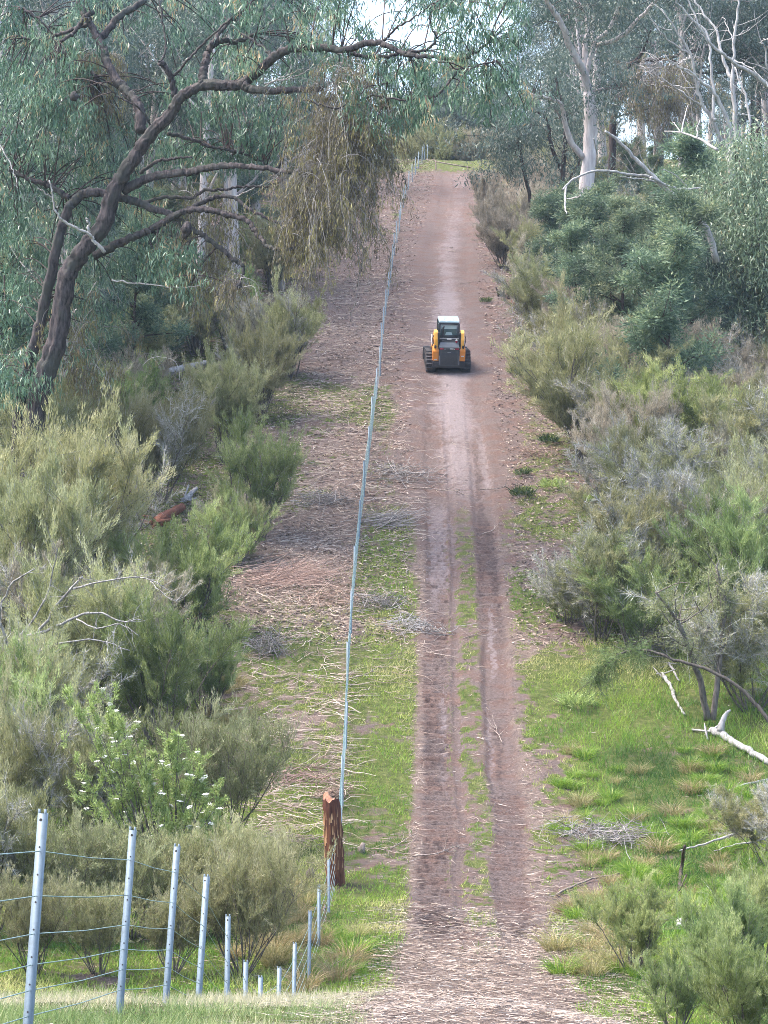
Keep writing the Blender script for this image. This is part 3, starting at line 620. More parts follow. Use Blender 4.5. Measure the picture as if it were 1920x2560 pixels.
for sgn in (-1, 1):                                            # rubber tracks with lugs, wheels
    x0, x1 = sorted((sgn * .55, sgn * .95))
    loop = rnd(.30, .30, .29, 270, 135) + rnd(.48, .62, .22, 120, 80, 4) + rnd(2.05, .32, .31, 60, -90)
    tr = extr('track', 'rubber', loop, x0, x1, bev=.012)
    pts = np.array(loop + loop[:1]); seg = np.r_[0, np.cumsum(np.linalg.norm(np.diff(pts, axis=0), axis=1))]; mb = MB()
    for s in np.arange(.05, seg[-1], .16):
        y = np.interp(s, seg, pts[:, 0]); z = np.interp(s, seg, pts[:, 1]); y2 = np.interp(min(s + .05, seg[-1]), seg, pts[:, 0]); z2 = np.interp(min(s + .05, seg[-1]), seg, pts[:, 1])
        t = norm(np.array([y2 - y, z2 - z])); nn = np.array([-t[1], t[0]]); q = []
        c0 = np.array([1.1, .45]); nn = nn if np.dot(nn, np.array([y, z]) - c0) > 0 else -nn
        for xx in (x0 - .004, x1 + .004):
            for a, b in ((-.03, -.01), (.03, -.01), (.022, .038), (-.022, .038)): q.append((xx, y + t[0] * a + nn[0] * b, z + t[1] * a + nn[1] * b))
        mb.add(q, quads=[(0, 1, 2, 3), (7, 6, 5, 4), (0, 4, 5, 1), (1, 5, 6, 2), (2, 6, 7, 3), (3, 7, 4, 0)])
    mb.obj('track_lugs', M['rubber'], tr)
    for wy, wz, wr in ((.30, .32, .17), (1.2, .2, .12), (2.05, .34, .18)):
        bm = bmesh.new(); bmesh.ops.create_cone(bm, cap_ends=True, segments=20, radius1=wr, radius2=wr, depth=.44)
        for v in bm.verts: v.co = Vector((v.co.z + (x0 + x1) / 2, v.co.x + wy, v.co.y + wz))
        me = bpy.data.meshes.new('track_wheel'); bm.to_mesh(me); bm.free(); me.materials.append(M['black']); link('track_wheel', me, tr)
bx('chassis', 'black', (0, 1.05, .52), (1.06, 2.1, .62), bev=.04)
bx('rear_bumper', 'black', (0, -.08, .40), (1.40, .26, .26), bev=.03)
for sgn in (-1, 1):
    p = extr('side_panel', 'orange', [(-.10, .53), (-.12, .98), (.02, 1.10), (.70, 1.12), (.90, .72), (.60, .53)], sgn * .44, sgn * .70, bev=.02)
    for q in range(3): bx('decal', 'whitelamp', (sgn * (.53 + .045 * q), -.117, .60 if sgn < 0 else .76), (.03, .02, .05), p, bev=.004)
    # arm tower and lift arm, yellow, rising to a rounded knee behind the cab
    a = extr('loader_arm', 'yellow', [(-.06, 1.02), (-.02, 1.45), (.10, 1.74), (.30, 1.83), (.55, 1.78), (1.5, 1.20), (2.5, .72), (2.72, .44), (2.55, .34), (2.30, .60), (1.35, 1.02), (.55, 1.45), (.34, 1.40), (.22, 1.04)], sgn * .50, sgn * .645, bev=.02)
    bx('arm_pivot', 'black', (sgn * .60, -.10, 1.16), (.10, .10, .13), a, bev=.02)
    bx('arm_cover', 'black', (sgn * .455, .12, 1.40), (.075, .34, .72), a, bev=.03, taper=(1, .7, 0, .1))
    mb = MB(); tube(mb, spline([(sgn * .67, .1, 1.62), (sgn * .72, .2, 1.45), (sgn * .70, .35, 1.2), (sgn * .69, .6, .95)]), .018, 6); mb.obj('hydraulic_hose', M['black'], a)
    mb = MB(); tube(mb, [(sgn * .68, .45, 1.05), (sgn * .68, 1.2, 1.28)], .045, 10); tube(mb, [(sgn * .68, 1.2, 1.28), (sgn * .68, 1.5, 1.36)], .025, 8); mb.obj('lift_cylinder', M['steelbar'], a)
d = bx('rear_door', 'cabgrey', (0, -.16, .68), (.89, .12, .72), bev=.025)
g = bx('grille', 'grille', (0, -.225, .66), (.68, .03, .50), d, bev=.012)
mb = MB()
for q in np.linspace(-.32, .32, 17):
    for (zz0, zz1) in ((.425, .455), (.865, .895)): mb.add([(q - .009, -.2425, zz0), (q + .009, -.2425, zz0), (q + .009, -.2425, zz1), (q - .009, -.2425, zz1)], quads=[(0, 1, 2, 3)])
for zz in np.linspace(.44, .88, 12):
    for sgn in (-1, 1): mb.add([(sgn * .325 - .014, -.2425, zz - .008), (sgn * .325 + .014, -.2425, zz - .008), (sgn * .325 + .014, -.2425, zz + .008), (sgn * .325 - .014, -.2425, zz + .008)], quads=[(0, 1, 2, 3)])
mb.obj('grille_slots', M['hole'], g)
for sgn in (-1, 1): bx('warning_strip', 'steelbar', (sgn * .425, -.224, .60), (.022, .012, .40), d, bev=.003)
bx('door_latch', 'steelbar', (0, -.226, .94), (.16, .02, .02), d, bev=.004)
lt = bx('light_bar', 'cabgrey', (0, -.15, 1.10), (.92, .14, .12), bev=.012)
for sgn in (-1, 1):
    l_ = bx('tail_light', 'black', (sgn * .33, -.222, 1.10), (.20, .02, .085), lt, bev=.006); bx('lens', 'redlamp', (sgn * .33, -.234, 1.10), (.15, .014, .05), l_, bev=.006)
for q, xx, ww in ((0, -.19, .03), (1, .10, .15), (2, .21, .03)): bx('white_marking', 'whitelamp', (xx, -.222, 1.09 + .012 * (q == 1)), (ww, .008, .035), lt, bev=.003)
bx('engine_hood', 'cabgrey', (0, .06, 1.24), (.86, .46, .18), bev=.02, taper=(.95, .55, 0, .22))
bx('hood_grate', 'grille', (0, .22, 1.345), (.74, .30, .03), bev=.008)
bx('guard_bar', 'steelbar', (0, .18, 1.47), (.84, .05, .05), bev=.012); bx('bar_sign', 'whitelamp', (0, .145, 1.46), (.20, .02, .07), bev=.004)
rl = bx('red_extinguisher', 'redlamp', (.31, .02, 1.38), (.085, .085, .15), bev=.03); bx('extinguisher_band', 'whitelamp', (.31, .015, 1.43), (.09, .09, .06), rl, bev=.02)
mb = MB(); tube(mb, spline([(-.27, .34, 1.30), (-.27, .34, 1.72), (-.265, .33, 1.86), (-.235, .28, 1.98)]), .042, 10); mb.obj('exhaust_pipe', M['black'], LD)
# cab: posts, roof, glazing, seat
for sgn in (-1, 1):
    bx('rear_pillar', 'cabgrey', (sgn * .43, .52, 1.62), (.10, .16, .92), bev=.025, taper=(1, .9, -.12 * sgn, .1))
    bx('front_pillar', 'black', (sgn * .43, 1.45, 1.45), (.08, .12, 1.25), bev=.02)
    bx('side_window', 'glass', (sgn * .435, 1.0, 1.60), (.02, .78, .76), bev=.004)
    bx('side_rail', 'black', (sgn * .435, 1.0, 1.17), (.07, .86, .10), bev=.015)
bx('rear_sill', 'cabgrey', (0, .50, 1.52), (.80, .10, .08), bev=.02); bx('rear_header', 'cabgrey', (0, .55, 2.055), (.82, .12, .09), bev=.02)
rw = bx('rear_window', 'glass', (0, .52, 1.77), (.76, .02, .48), bev=.004)
bx('front_windscreen', 'glasslight', (0, 1.47, 1.62), (.78, .02, .80), bev=.004)
bx('painted_sky_reflection', 'glasslight', (0, .508, 1.905), (.66, .008, .17), rw, bev=.003)  # pale strip painted on the rear window as a sky reflection
bx('seat_back', 'glasslight', (.0, .49, 1.60), (.34, .03, .16), rw, bev=.012, taper=(.7, 1, 0, 0))
mb = MB(); [tube(mb, P, .014, 5) for P in ([(-.35, .495, 1.64), (-.35, .495, 2.0)], [(.35, .495, 1.64), (.35, .495, 2.0)], [(-.35, .495, 2.0), (.35, .495, 2.0)])]; mb.obj('window_seal', M['steelbar'], rw)
rf = extr('cab_roof', 'roofteal', [(.46, 2.09), (.48, 2.15), (.62, 2.19), (1.45, 2.19), (1.58, 2.14), (1.58, 2.09)], -.44, .44, bev=.02)
for sgn in (-.2, .2): bx('roof_rib', 'roofteal', (sgn, 1.02, 2.195), (.05, .8, .02), rf, bev=.006)
bx('cab_floor', 'black', (0, 1.0, 1.0), (.86, 1.1, .35), bev=.02); bx('interior_panel', 'black', (0, .62, 1.35), (.78, .10, .36), bev=.01)
extr('bucket', 'black', [(2.55, .10), (2.62, .58), (2.72, .60), (2.72, .30), (3.25, .08), (3.25, .03), (2.6, .03)], -.97, .97, bev=.012)
# ---------------------------------------------------------------- the big gum on the near side of the fence, traced limb by limb, with real depth
HD = 75.0
hb = gp(95, 1150); hb = np.array([(85 - CX) / F * HD, HD, float(ground((85 - CX) / F * HD, HD))])
HT = thing('gum_tree', 'big dark gum tree with crooked spreading limbs and long hanging leaves', 'tree', hb)
limbs = []                                                    # world polylines with radii
hst = MB(); hl = MB()
def limb(px, r0, r1, d0=0.0, d1=0.0, col=hst, keep=True, sides=9, rough=.10):
    n = len(px); t = np.linspace(0, 1, n)
    P = np.array([wp(x, y, HD + d0 + (d1 - d0) * tt) for (x, y), tt in zip(px, t)])
    P = spline(P, 9); n = len(P); P[1:-1] += rng.normal(size=(n - 2, 3)) * .018
    R = np.linspace(r0, r1, n) * (1 + .12 * np.sin(np.arange(n) * 1.7 + px[0][0]) * .6)
    tube(col, P - hb, R, sides * 2 if r0 > .1 else sides, rough=rough * .6, tint=.5, ridge=.16)
    if keep: limbs.append(P)
base_h = (CY - 1240) / F * HD
limb([(60, 1240), (95, 1000), (140, 862), (166, 703), (199, 636), (258, 563), (285, 477), (325, 411), (371, 345), (424, 285), (457, 239), (510, 212)], .33, .135, 0, -1, sides=14)
limb([(510, 212), (577, 215), (603, 211), (623, 222), (663, 227), (729, 225), (809, 222)], .17, .075, -1, -2)
limb([(603, 211), (636, 186), (683, 146), (729, 123), (809, 119), (855, 126), (915, 109), (955, 109), (1001, 129), (1034, 139), (1094, 143), (1150, 148), (1190, 128), (1222, 105)], .15, .03, -1.2, -5)
limb([(855, 124), (900, 140), (960, 141), (1020, 132), (1070, 122), (1090, 96), (1076, 60), (1074, 20)], .07, .02, -2.2, -4)
limb([(510, 210), (507, 186), (517, 146), (530, 113), (562, 101), (590, 106), (640, 84)], .15, .05, -1, 0)
limb([(530, 113), (564, 63), (617, 20), (680, -40)], .08, .05, -1, 1)
limb([(352, 330), (345, 265), (318, 232), (285, 192), (265, 146), (252, 110), (225, 60), (200, 10), (195, -40)], .16, .08, 0, 2)
limb([(438, 250), (430, 205), (410, 162), (398, 158)], .10, .075, -.6, -1)
limb([(402, 158), (414, 120), (408, 60), (398, 0), (400, -40)], .035, .02, -.8, 0)
limb([(424, 200), (470, 150), (530, 88), (600, 30), (660, -20)], .045, .02, -.6, -1.5)
limb([(312, 478), (358, 451), (398, 438), (464, 431), (517, 421), (570, 414), (630, 418), (683, 424), (749, 434), (796, 428), (849, 434)], .14, .04, -.3, -3)
limb([(235, 640), (298, 607), (345, 587), (385, 570), (424, 547), (464, 527), (517, 524), (570, 537), (617, 550), (636, 577), (656, 603), (676, 620), (716, 623), (756, 617)], .12, .045, .2, -3)
limb([(424, 547), (504, 507), (544, 491), (583, 494), (617, 517), (650, 537), (696, 557), (736, 583), (756, 605)], .07, .03, -.5, -2.6)
limb([(35, 1240), (53, 995), (86, 862), (119, 729), (146, 597), (172, 524), (205, 487), (252, 481), (312, 497), (351, 507), (385, 524), (424, 534), (464, 563), (504, 587), (550, 617), (583, 650), (607, 663), (602, 696), (583, 713)], .19, .036, .9, -1.6, sides=11)
limb([(351, 510), (411, 494), (477, 494), (510, 477), (563, 474), (610, 467), (663, 467), (703, 454)], .06, .025, 0, -1.5)
limb([(172, 494), (126, 464), (80, 451), (40, 431), (-30, 400)], .10, .05, .9, 1.5)
limb([(350, 432), (390, 405), (430, 396), (480, 392)], .06, .03, 0, -.6)
limb([(420, 335), (470, 345), (520, 365), (580, 378), (640, 398), (700, 440)], .065, .025, -.4, 1.4)
limb([(375, 300), (340, 265), (300, 245), (258, 212)], .035, .02, -.8, -1.6)
limb([(240, 190), (190, 160), (150, 120), (110, 60), (60, 20)], .06, .03, 2, 3)
limb([(225, 60), (160, 80), (100, 100), (40, 90)], .07, .03, 1.5, 2.5)
limb([(232, 30), (210, 45), (185, 80), (150, 105)], .09, .05, 1.6, 1.0)
limb([(250, 100), (300, 40), (350, 10), (390, -30)], .12, .09, 1.6, 3)
limb([(683, 146), (660, 120), (600, 80), (560, 40)], .05, .02, -1.8, 0)
limb([(955, 109), (990, 70), (1040, 40), (1080, 10)], .04, .015, -3, -5)
limb([(1034, 139), (1000, 180), (960, 210), (920, 215)], .035, .015, -3.6, -4.5)
limb([(1094, 143), (1130, 170), (1190, 168), (1240, 150)], .035, .012, -4, -6)
limb([(1020, 250), (1075, 245), (1110, 220), (1140, 180)], .03, .04, -4.6, -4.2)
limb([(760, 250), (840, 270), (930, 240), (1020, 252)], .03, .03, -3.5, -4.6)
# burls
for bx_, by_, br in ((757, 612, .20), (466, 574, .22), (596, 713, .13), (186, 240, .16), (880, 262, .24)):
    c = wp(bx_, by_, HD - 2.5) - hb; r = np.random.default_rng(int(bx_))
    for q in range(5): tube(hst, [c + r.normal(size=3) * br * .25 - (0, 0, br * .8), c + r.normal(size=3) * br * .2, c + r.normal(size=3) * br * .3 + (0, 0, br * .6)], [br * .35, br * .75, br * .3], 7, rough=.3)
# lichen-pale bare branch low on the trunk
dead = MB()
def dlimb(px, r0, r1, *a, **k):
    global dead
    dead = MB(); limb(px, r0 * .75, r1 * .75, *a, **{**k, 'col': dead}); dead.obj('bare_branch', M['deadwood'], HT)
dlimb([(262, 630), (232, 597), (219, 583), (172, 560), (146, 540), (133, 497), (123, 451)], .075, .03, -.8, -1.6, keep=False)
dlimb([(219, 583), (222, 560), (216, 545)], .06, .04, -.9, -1, keep=False)
for a in (((133, 497), (110, 480), (95, 470)), ((583, 494), (640, 470), (700, 440)), ((840, 440), (880, 410), (930, 395)), ((280, 700), (400, 715), (480, 718), (530, 700)), ((-10, 340), (30, 420), (45, 470)), ((640, 230), (690, 200), (760, 170)), ((660, 210), (740, 190), (800, 160))):
    dlimb(a, .035, .012, -.5, -1.2, keep=False, sides=6)
allP = np.vstack(limbs)
regions = [(-20, 230, 20, 980, 150, 1.6, 6), (200, 620, -20, 420, 62, .8, 5), (560, 1180, -30, 190, 90, -3, 3), (430, 760, 225, 410, 44, .3, 4), (880, 1060, 150, 330, 22, -5, -2),
           (100, 330, 600, 780, 18, 1, 3), (375, 490, 590, 750, 14, -2, 0), (0, 190, 880, 990, 16, -1, 1), (150, 420, 400, 640, 26, 1.2, 5), (1060, 1300, -20, 150, 36, -6, -3), (1000, 1310, 150, 300, 26, -6.5, -3), (-20, 200, 120, 420, 40, -1, 2)]
br = MB()
for x0, x1, y0, y1, cnt, d0, d1 in regions:
    for q in range(cnt):
        px, py = rng.uniform(x0, x1), rng.uniform(y0, y1); D = HD + rng.uniform(d0, d1); c = wp(px, py, D)
        # clear window for the pale sky gap above the track
        if 1060 < px < 1180 and 30 < py < 120 and rng.uniform() < .6: continue
        near_i = np.argmin(((allP - c) ** 2).sum(1)); a = allP[near_i]; v = c - a
        P = spline([a, a + v * .5 + np.array([0, 0, .12 * np.linalg.norm(v)]), c + np.array([0, 0, .1]), c + v * .08 - np.array([0, 0, .25])], 4) if np.linalg.norm(v) < 4.2 else spline([c - rng.normal(size=3) * .6 - (0, 0, .3), c + (0, 0, .1), c + rng.normal(size=3) * .4 - (0, 0, .3)], 4)
        tube(br, P - hb, np.linspace(.022, .006, len(P)), 4, cap=False)
        tone = np.clip(rng.normal(.46, .22), .02, .95); nsub = rng.integers(3, 6)
        for s in range(nsub):
            pc, dc = along(P, np.array([rng.uniform(.55, 1)])); cc = pc[0] + rng.normal(size=3) * np.array([.34, .34, .2]); n = int(rng.uniform(14, 34))
            st = spline([pc[0], (pc[0] + cc) / 2 + (0, 0, .08), cc - (0, 0, .15)], 3); tube(br, st - hb, .005, 3, cap=False)
            tt = rng.uniform(.2, 1.0, n); pp, di = along(st, np.clip(tt, 0, .99)); pp = pp + rng.normal(size=(n, 3)) * np.array([.13, .13, .12])
            dr = rng.normal(size=(n, 3)) * .38 + np.array([0, 0, -1.0])
            diamonds(hl, pp - hb, dr, rng.uniform(.16, .34, n), rng.uniform(.026, .048, n), np.clip(tone + rng.normal(size=n) * .2, 0, 1), .10, rng)
hst.obj('trunk', M['herobark'], HT, smooth=False); br.obj('branchlets', M['darkbark'], HT); hl.obj('crown', M['herogum'], HT)

# mistletoe: curtains of drooping stems with olive leaves, hung from the limbs
def mistletoe(label, D, seeds, n, ln, olive, wide=.5, dd=1.2, sw=1.0, group='mistletoe clumps'):
    """seeds: (px, py, spread px, spread py) of the places the stems start from"""
    c0 = wp(seeds[0][0], seeds[0][1], D); o = thing('mistletoe', label, 'mistletoe', c0, group); sm = MB(); lm = MB(); r = np.random.default_rng(n)
    for k in range(n):
        sx, sy, wx_, wy_ = seeds[r.integers(len(seeds))]; p = wp(sx + r.normal() * wx_, sy + r.normal() * wy_, D + r.normal() * dd * .5) - c0
        a = r.uniform(0, 2 * math.pi); L_ = r.uniform(*ln)
        P = grow(r, p, (math.cos(a) * wide, math.sin(a) * wide, r.uniform(-.6, .7)), L_, 9, .16, (0, 0, -.32))
        tube(sm, P, np.linspace(.011, .005, 10) * sw, 3, cap=False, tint=r.uniform(.1, 1))
        for q in range(3):
            t = r.uniform(.2, .9); p2, d2 = along(P, np.array([t])); P2 = grow(r, p2[0], d2[0] + r.normal(size=3) * .7, L_ * .3, 4, .2, (0, 0, -.35)); tube(sm, P2, .005 * sw, 3, cap=False, tint=r.uniform(.1, .8))
            m = int(r.uniform(4, 13) * olive); tt = r.uniform(.2, 1, m); pp, di = along(P2, np.clip(tt, 0, .99))
            diamonds(lm, pp + r.normal(size=(m, 3)) * .05, r.normal(size=(m, 3)) * .3 + (0, 0, -1), r.uniform(.10, .24, m), r.uniform(.016, .032, m), np.clip(r.normal(.5, .22) + r.normal(size=m) * .15, 0, 1), .08, r)
        m = int(r.uniform(6, 22) * olive); tt = r.uniform(.45, 1, m); pp, di = along(P, np.clip(tt, 0, .99))
        diamonds(lm, pp + r.normal(size=(m, 3)) * .06, r.normal(size=(m, 3)) * .3 + (0, 0, -1), r.uniform(.10, .24, m), r.uniform(.016, .032, m), np.clip(r.normal(.5, .22) + r.normal(size=m) * .15, 0, 1), .08, r)
    sm.obj('stems', M['strand'], o); lm.obj('leaves', M['mistle'], o)
mistletoe('huge grey brown mistletoe curtain hanging from the big gum tree over the fence line', 72.2, [(860, 190, 30, 28), (840, 280, 40, 40), (800, 400, 32, 60), (890, 320, 30, 50), (840, 430, 40, 60), (905, 280, 18, 35), (810, 500, 28, 40)], 500, (1.0, 2.8), 1.5, .55, 1.8, 1.0)
mistletoe('golden olive mistletoe hanging under the lower limb of the big gum tree, trailing far down', 75.6, [(500, 490, 35, 25), (545, 570, 35, 35), (480, 620, 25, 40), (520, 660, 35, 40)], 110, (1.0, 2.2), 1.5, .4, 1.2)
mistletoe('small round mistletoe tuft on the drooping tip of the lower limb', 72.4, [(770, 590, 30, 22), (745, 560, 25, 20)], 60, (.5, 1.1), 1.6, .8, .8)
mistletoe('olive mistletoe trailing low beside the foot of the big gum tree', 76.5, [(190, 800, 45, 30), (230, 880, 40, 40)], 60, (.9, 2.0), 1.6, .5, 1.2)
mistletoe('small twiggy mistletoe tuft hanging at the tip of the bent limb', 72.8, [(590, 700, 12, 12)], 34, (.5, 1.1), .5, .8, .5)
mistletoe('rusty olive mistletoe clump in the gums across the track', 124, [(1640, 165, 35, 14), (1610, 200, 25, 20), (1680, 215, 18, 25)], 170, (1.4, 3.4), 2.6, .5, 2.0, 2.0)
mistletoe('brown mistletoe half hidden in the leaves high in the big gum tree', 78, [(240, 140, 20, 15), (230, 240, 25, 30)], 60, (.8, 1.8), 2.0, .5, 1.0)
# ---------------------------------------------------------------- traced trees across the track
def c3(pts): return [(1280 + .3858 * x, .3858 * y) for x, y in pts]
def traced(mb, px, D, r0, r1, base, d1=0.0, sides=7, rough=.08, jit=.02):
    n = len(px); t = np.linspace(0, 1, n); P = spline(np.array([wp(x, y, D + d1 * tt) for (x, y), tt in zip(px, t)]), 4)
    P[1:] += rng.normal(size=(len(P) - 1, 3)) * jit
    tube(mb, P - base, np.linspace(r0, r1, len(P)), sides, rough=rough); return P
def twigs_on(mb, P, base, n, ln, r0, k=4):
    for q in range(n):
        p, d = along(P, np.array([rng.uniform(.3, 1)])); tw_ = grow(rng, p[0] - base, norm(d[0] * .6 + rng.normal(size=3) * .6 + (0, 0, .2)), rng.uniform(.5, 1) * ln, 5, .16, (0, 0, .06)); tube(mb, tw_, np.linspace(r0, r0 * .35, 6), k, cap=False)
# dead white tree
D = 99.0; b0 = np.array([(1835 - CX) / F * D, D, 0.]); b0[2] = float(ground(b0[0], D))
o = thing('dead_tree', 'bleached white dead tree with many bare upright limbs rising behind the pale leafy sapling', 'dead tree', b0); mb = MB()
foot = (1430, 1180); hubp = (1430, 960)
traced(mb, c3([(1420, 1900), (1425, 1300), (1430, 960)]), D, .30, .2, b0)
segs = [([(1430, 980), (1360, 940), (1310, 800), (1230, 670), (1190, 500), (1150, 350), (1050, 180), (965, 60)], .15, .03, -1.5),
        ([(1310, 780), (1300, 740), (1305, 600), (1290, 420), (1280, 260), (1210, 150), (1150, 20), (1135, -60)], .11, .03, 1),
        ([(1430, 960), (1420, 860), (1370, 700), (1310, 600), (1220, 520), (1150, 460), (1070, 430), (990, 360)], .14, .025, -1),
        ([(1440, 1000), (1450, 930), (1440, 700), (1430, 540), (1435, 400), (1445, 200), (1470, 50), (1450, -60)], .17, .04, .5),
        ([(1430, 520), (1390, 440), (1350, 320), (1320, 200), (1250, 100), (1180, 0), (1170, -60)], .11, .04, 1.5),
        ([(1720, 640), (1659, 560), (1560, 470), (1460, 420), (1370, 350), (1290, 280), (1190, 150), (1080, 30), (1050, -40)], .15, .03, -2),
        ([(1230, 690), (1130, 620), (1030, 550), (970, 500)], .06, .02, -1), ([(1150, 350), (1050, 290), (970, 210), (910, 155)], .06, .015, -1.5),
        ([(1190, 500), (1100, 440), (1040, 420), (1010, 430)], .05, .02, -1.5), ([(1150, 360), (1130, 380), (1050, 420), (1020, 410)], .03, .015, -1),
        ([(1500, 960), (1540, 830), (1520, 650), (1470, 510), (1445, 430)], .09, .04, 1), ([(1720, 520), (1659, 450), (1640, 300), (1610, 280)], .07, .02, -1), ([(1610, 280), (1640, 250), (1690, 270)], .04, .03, -1),
        ([(1440, 290), (1400, 180), (1370, 110)], .04, .015, 1), ([(1350, 270), (1460, 230), (1540, 180)], .035, .015, 0), ([(1440, 390), (1530, 430), (1600, 480), (1680, 590)], .045, .02, -1),
        ([(1130, 300), (1135, 240), (1120, 185)], .03, .012, -1), ([(1040, 280), (1040, 200), (1060, 90)], .025, .012, -1), ([(1180, 130), (1195, 100), (1190, 190)], .025, .012, 0), ([(1490, 740), (1560, 760), (1640, 860)], .05, .03, .5)]
for s in segs:
    P = traced(mb, c3(s[0]), D + rng.normal() * .4, s[1] * .72, s[2] * .72, b0, s[3], jit=.025); twigs_on(mb, P, b0, 3 if s[1] > .06 else 1, 1.6, .018)
mb.obj('trunk', M['deadwood'], o)
# broken bleached limb leaning over the wattles
D = 91.0; b0 = wp(1280 + .3858 * 1150, .3858 * 1350, D); b0[2] = float(ground(b0[0], D)); o = thing('dead_branch', 'bleached bare limb leaning in the air over the dark wattle crowns', 'dead branch', b0); mb = MB()
for s, r0, r1, d1 in [([(1330, 1700), (1260, 1480), (1140, 1340), (1040, 1260), (940, 1170), (830, 1060), (740, 960), (650, 880), (605, 855)], .13, .04, -1), ([(1220, 1215), (1130, 1225), (1050, 1220), (960, 1180), (900, 1150)], .03, .06, -1),
                      ([(920, 1150), (820, 1135), (740, 1130), (650, 1110), (520, 1110), (420, 1150), (350, 1200), (330, 1230)], .06, .03, -2), ([(935, 1180), (850, 1160), (700, 1145)], .04, .015, -1), ([(790, 1110), (760, 1050), (730, 1000)], .025, .01, -1),
                      ([(770, 1115), (720, 1060), (650, 1010)], .025, .01, -1), ([(915, 1120), (880, 1060), (870, 1000)], .025, .01, -1), ([(880, 1110), (840, 1030), (820, 950)], .025, .01, -.5), ([(1140, 1215), (1050, 1130), (970, 1095)], .025, .012, -1), ([(352, 1200), (345, 1330), (355, 1390)], .04, .02, -2), ([(355, 1290), (400, 1280), (445, 1270)], .02, .03, -2),
                      ([(1330, 970), (1220, 900), (1100, 860), (990, 850)], .06, .02, 5), ([(1100, 860), (1120, 750), (1140, 680)], .03, .012, 5), ([(1090, 855), (1060, 810), (1040, 790)], .025, .012, 5), ([(1200, 890), (1200, 830), (1220, 770)], .025, .012, 5), ([(530, 900), (548, 1000), (550, 1090)], .025, .012, 6)]:
    traced(mb, c3(s), D, r0, r1, b0, d1, jit=.012)
mb.obj('limb', M['deadwood'], o)
# leaf clusters on the traced trees
def clusters(lf, br, P, base, n, rad, leaf, nl, up=.3):
    for q in range(n):
        p, d = along(P, np.array([rng.uniform(.25, 1)])); c = p[0] + rng.normal(size=3) * np.array([rad, rad, rad * .6]) + (0, 0, up)
        tube(br, spline([p[0], (p[0] + c) / 2 + (0, 0, .2), c], 4) - base, np.linspace(.025, .008, 9), 3, cap=False)
        for s in range(4):
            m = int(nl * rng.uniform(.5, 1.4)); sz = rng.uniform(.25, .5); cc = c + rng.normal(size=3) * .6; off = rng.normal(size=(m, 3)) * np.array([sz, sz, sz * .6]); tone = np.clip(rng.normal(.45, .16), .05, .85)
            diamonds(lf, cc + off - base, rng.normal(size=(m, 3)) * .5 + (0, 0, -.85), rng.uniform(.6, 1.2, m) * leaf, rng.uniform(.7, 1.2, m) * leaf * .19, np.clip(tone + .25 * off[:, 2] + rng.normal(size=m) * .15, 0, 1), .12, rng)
D = 112.0; b0 = np.array([(1468 - CX) / F * D, D, 0.]); b0[2] = float(ground(b0[0], D))
o = thing('gum_tree', 'straight pale pinkish trunked gum tree standing tallest beside the track top, forked high up', 'tree', b0); st = MB(); lf = MB(); br = MB()
P0 = traced(st, c3([(470, 1900), (482, 1290), (500, 1000), (510, 800), (500, 600)]), D, .36, .27, b0, sides=12)
for s, r0, r1, d1 in [([(500, 620), (470, 480), (430, 400), (370, 290), (340, 200), (290, 100), (230, 20), (200, -60)], .2, .1, -3), ([(505, 620), (482, 480), (470, 300), (490, 200), (480, 80), (420, 10), (400, -60)], .16, .07, 2), ([(482, 480), (530, 290), (620, 200), (680, 60), (710, -60)], .12, .06, -1),
                      ([(540, 300), (700, 240), (830, 110), (930, 0), (960, -60)], .11, .06, -2), ([(470, 1020), (390, 930), (340, 780), (320, 680), (250, 640), (120, 610)], .16, .04, -2), ([(500, 600), (600, 570), (700, 580)], .05, .02, -1), ([(470, 480), (400, 250), (360, 60)], .05, .03, 1)]:
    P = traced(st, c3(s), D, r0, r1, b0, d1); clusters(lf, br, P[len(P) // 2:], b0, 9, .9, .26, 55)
st.obj('trunk', M['gumbark'], o); br.obj('branchlets', M['darkbark'], o); lf.obj('crown', M['gum'], o)
D = 119.0; b0 = np.array([(1408 - CX) / F * D, D, 0.]); b0[2] = float(ground(b0[0], D))
o = thing('gum_tree', 'slender dark gum tree with two curving stems, just down-track of the tall pale trunk', 'tree', b0); st = MB(); lf = MB(); br = MB()
for s, r0, r1, d1 in [([(320, 1700), (315, 1330), (330, 1080), (352, 800), (330, 690), (300, 600), (280, 480)], .17, .05, -1), ([(320, 1100), (250, 930), (230, 780), (150, 720), (80, 690)], .11, .04, -1.5), ([(345, 850), (290, 720), (200, 620)], .06, .03, 1), ([(350, 1190), (420, 1090), (450, 1000)], .08, .03, .5)]:
    P = traced(st, c3(s), D, r0, r1, b0, d1); clusters(lf, br, P, b0, 9, 1.0, .25, 55)
st.obj('trunk', M['darkbark'], o); br.obj('branchlets', M['darkbark'], o); lf.obj('crown', M['gum'], o)
D = 122.0; b0 = np.array([(1325 - CX) / F * D, D, 0.]); b0[2] = float(ground(b0[0], D))
o = thing('gum_tree', 'thin dark leaning sapling nearest the track top among grey scrub', 'tree', b0); st = MB(); lf = MB(); br = MB()
for s, r0, r1, d1 in [([(120, 1500), (110, 1250), (60, 1030), (40, 900), (20, 800)], .11, .05, -1), ([(60, 1030), (0, 960), (-60, 900)], .05, .02, -1), ([(50, 980), (90, 880), (130, 800)], .05, .02, 1)]:
    P = traced(st, c3(s), D, r0, r1, b0, d1); clusters(lf, br, P, b0, 13, .9, .24, 55)
st.obj('trunk', M['darkbark'], o); br.obj('branchlets', M['darkbark'], o); lf.obj('crown', M['gum'], o)
D = 132.0; b0 = np.array([(1530 - CX) / F * D, D, 0.]); b0[2] = float(ground(b0[0], D))
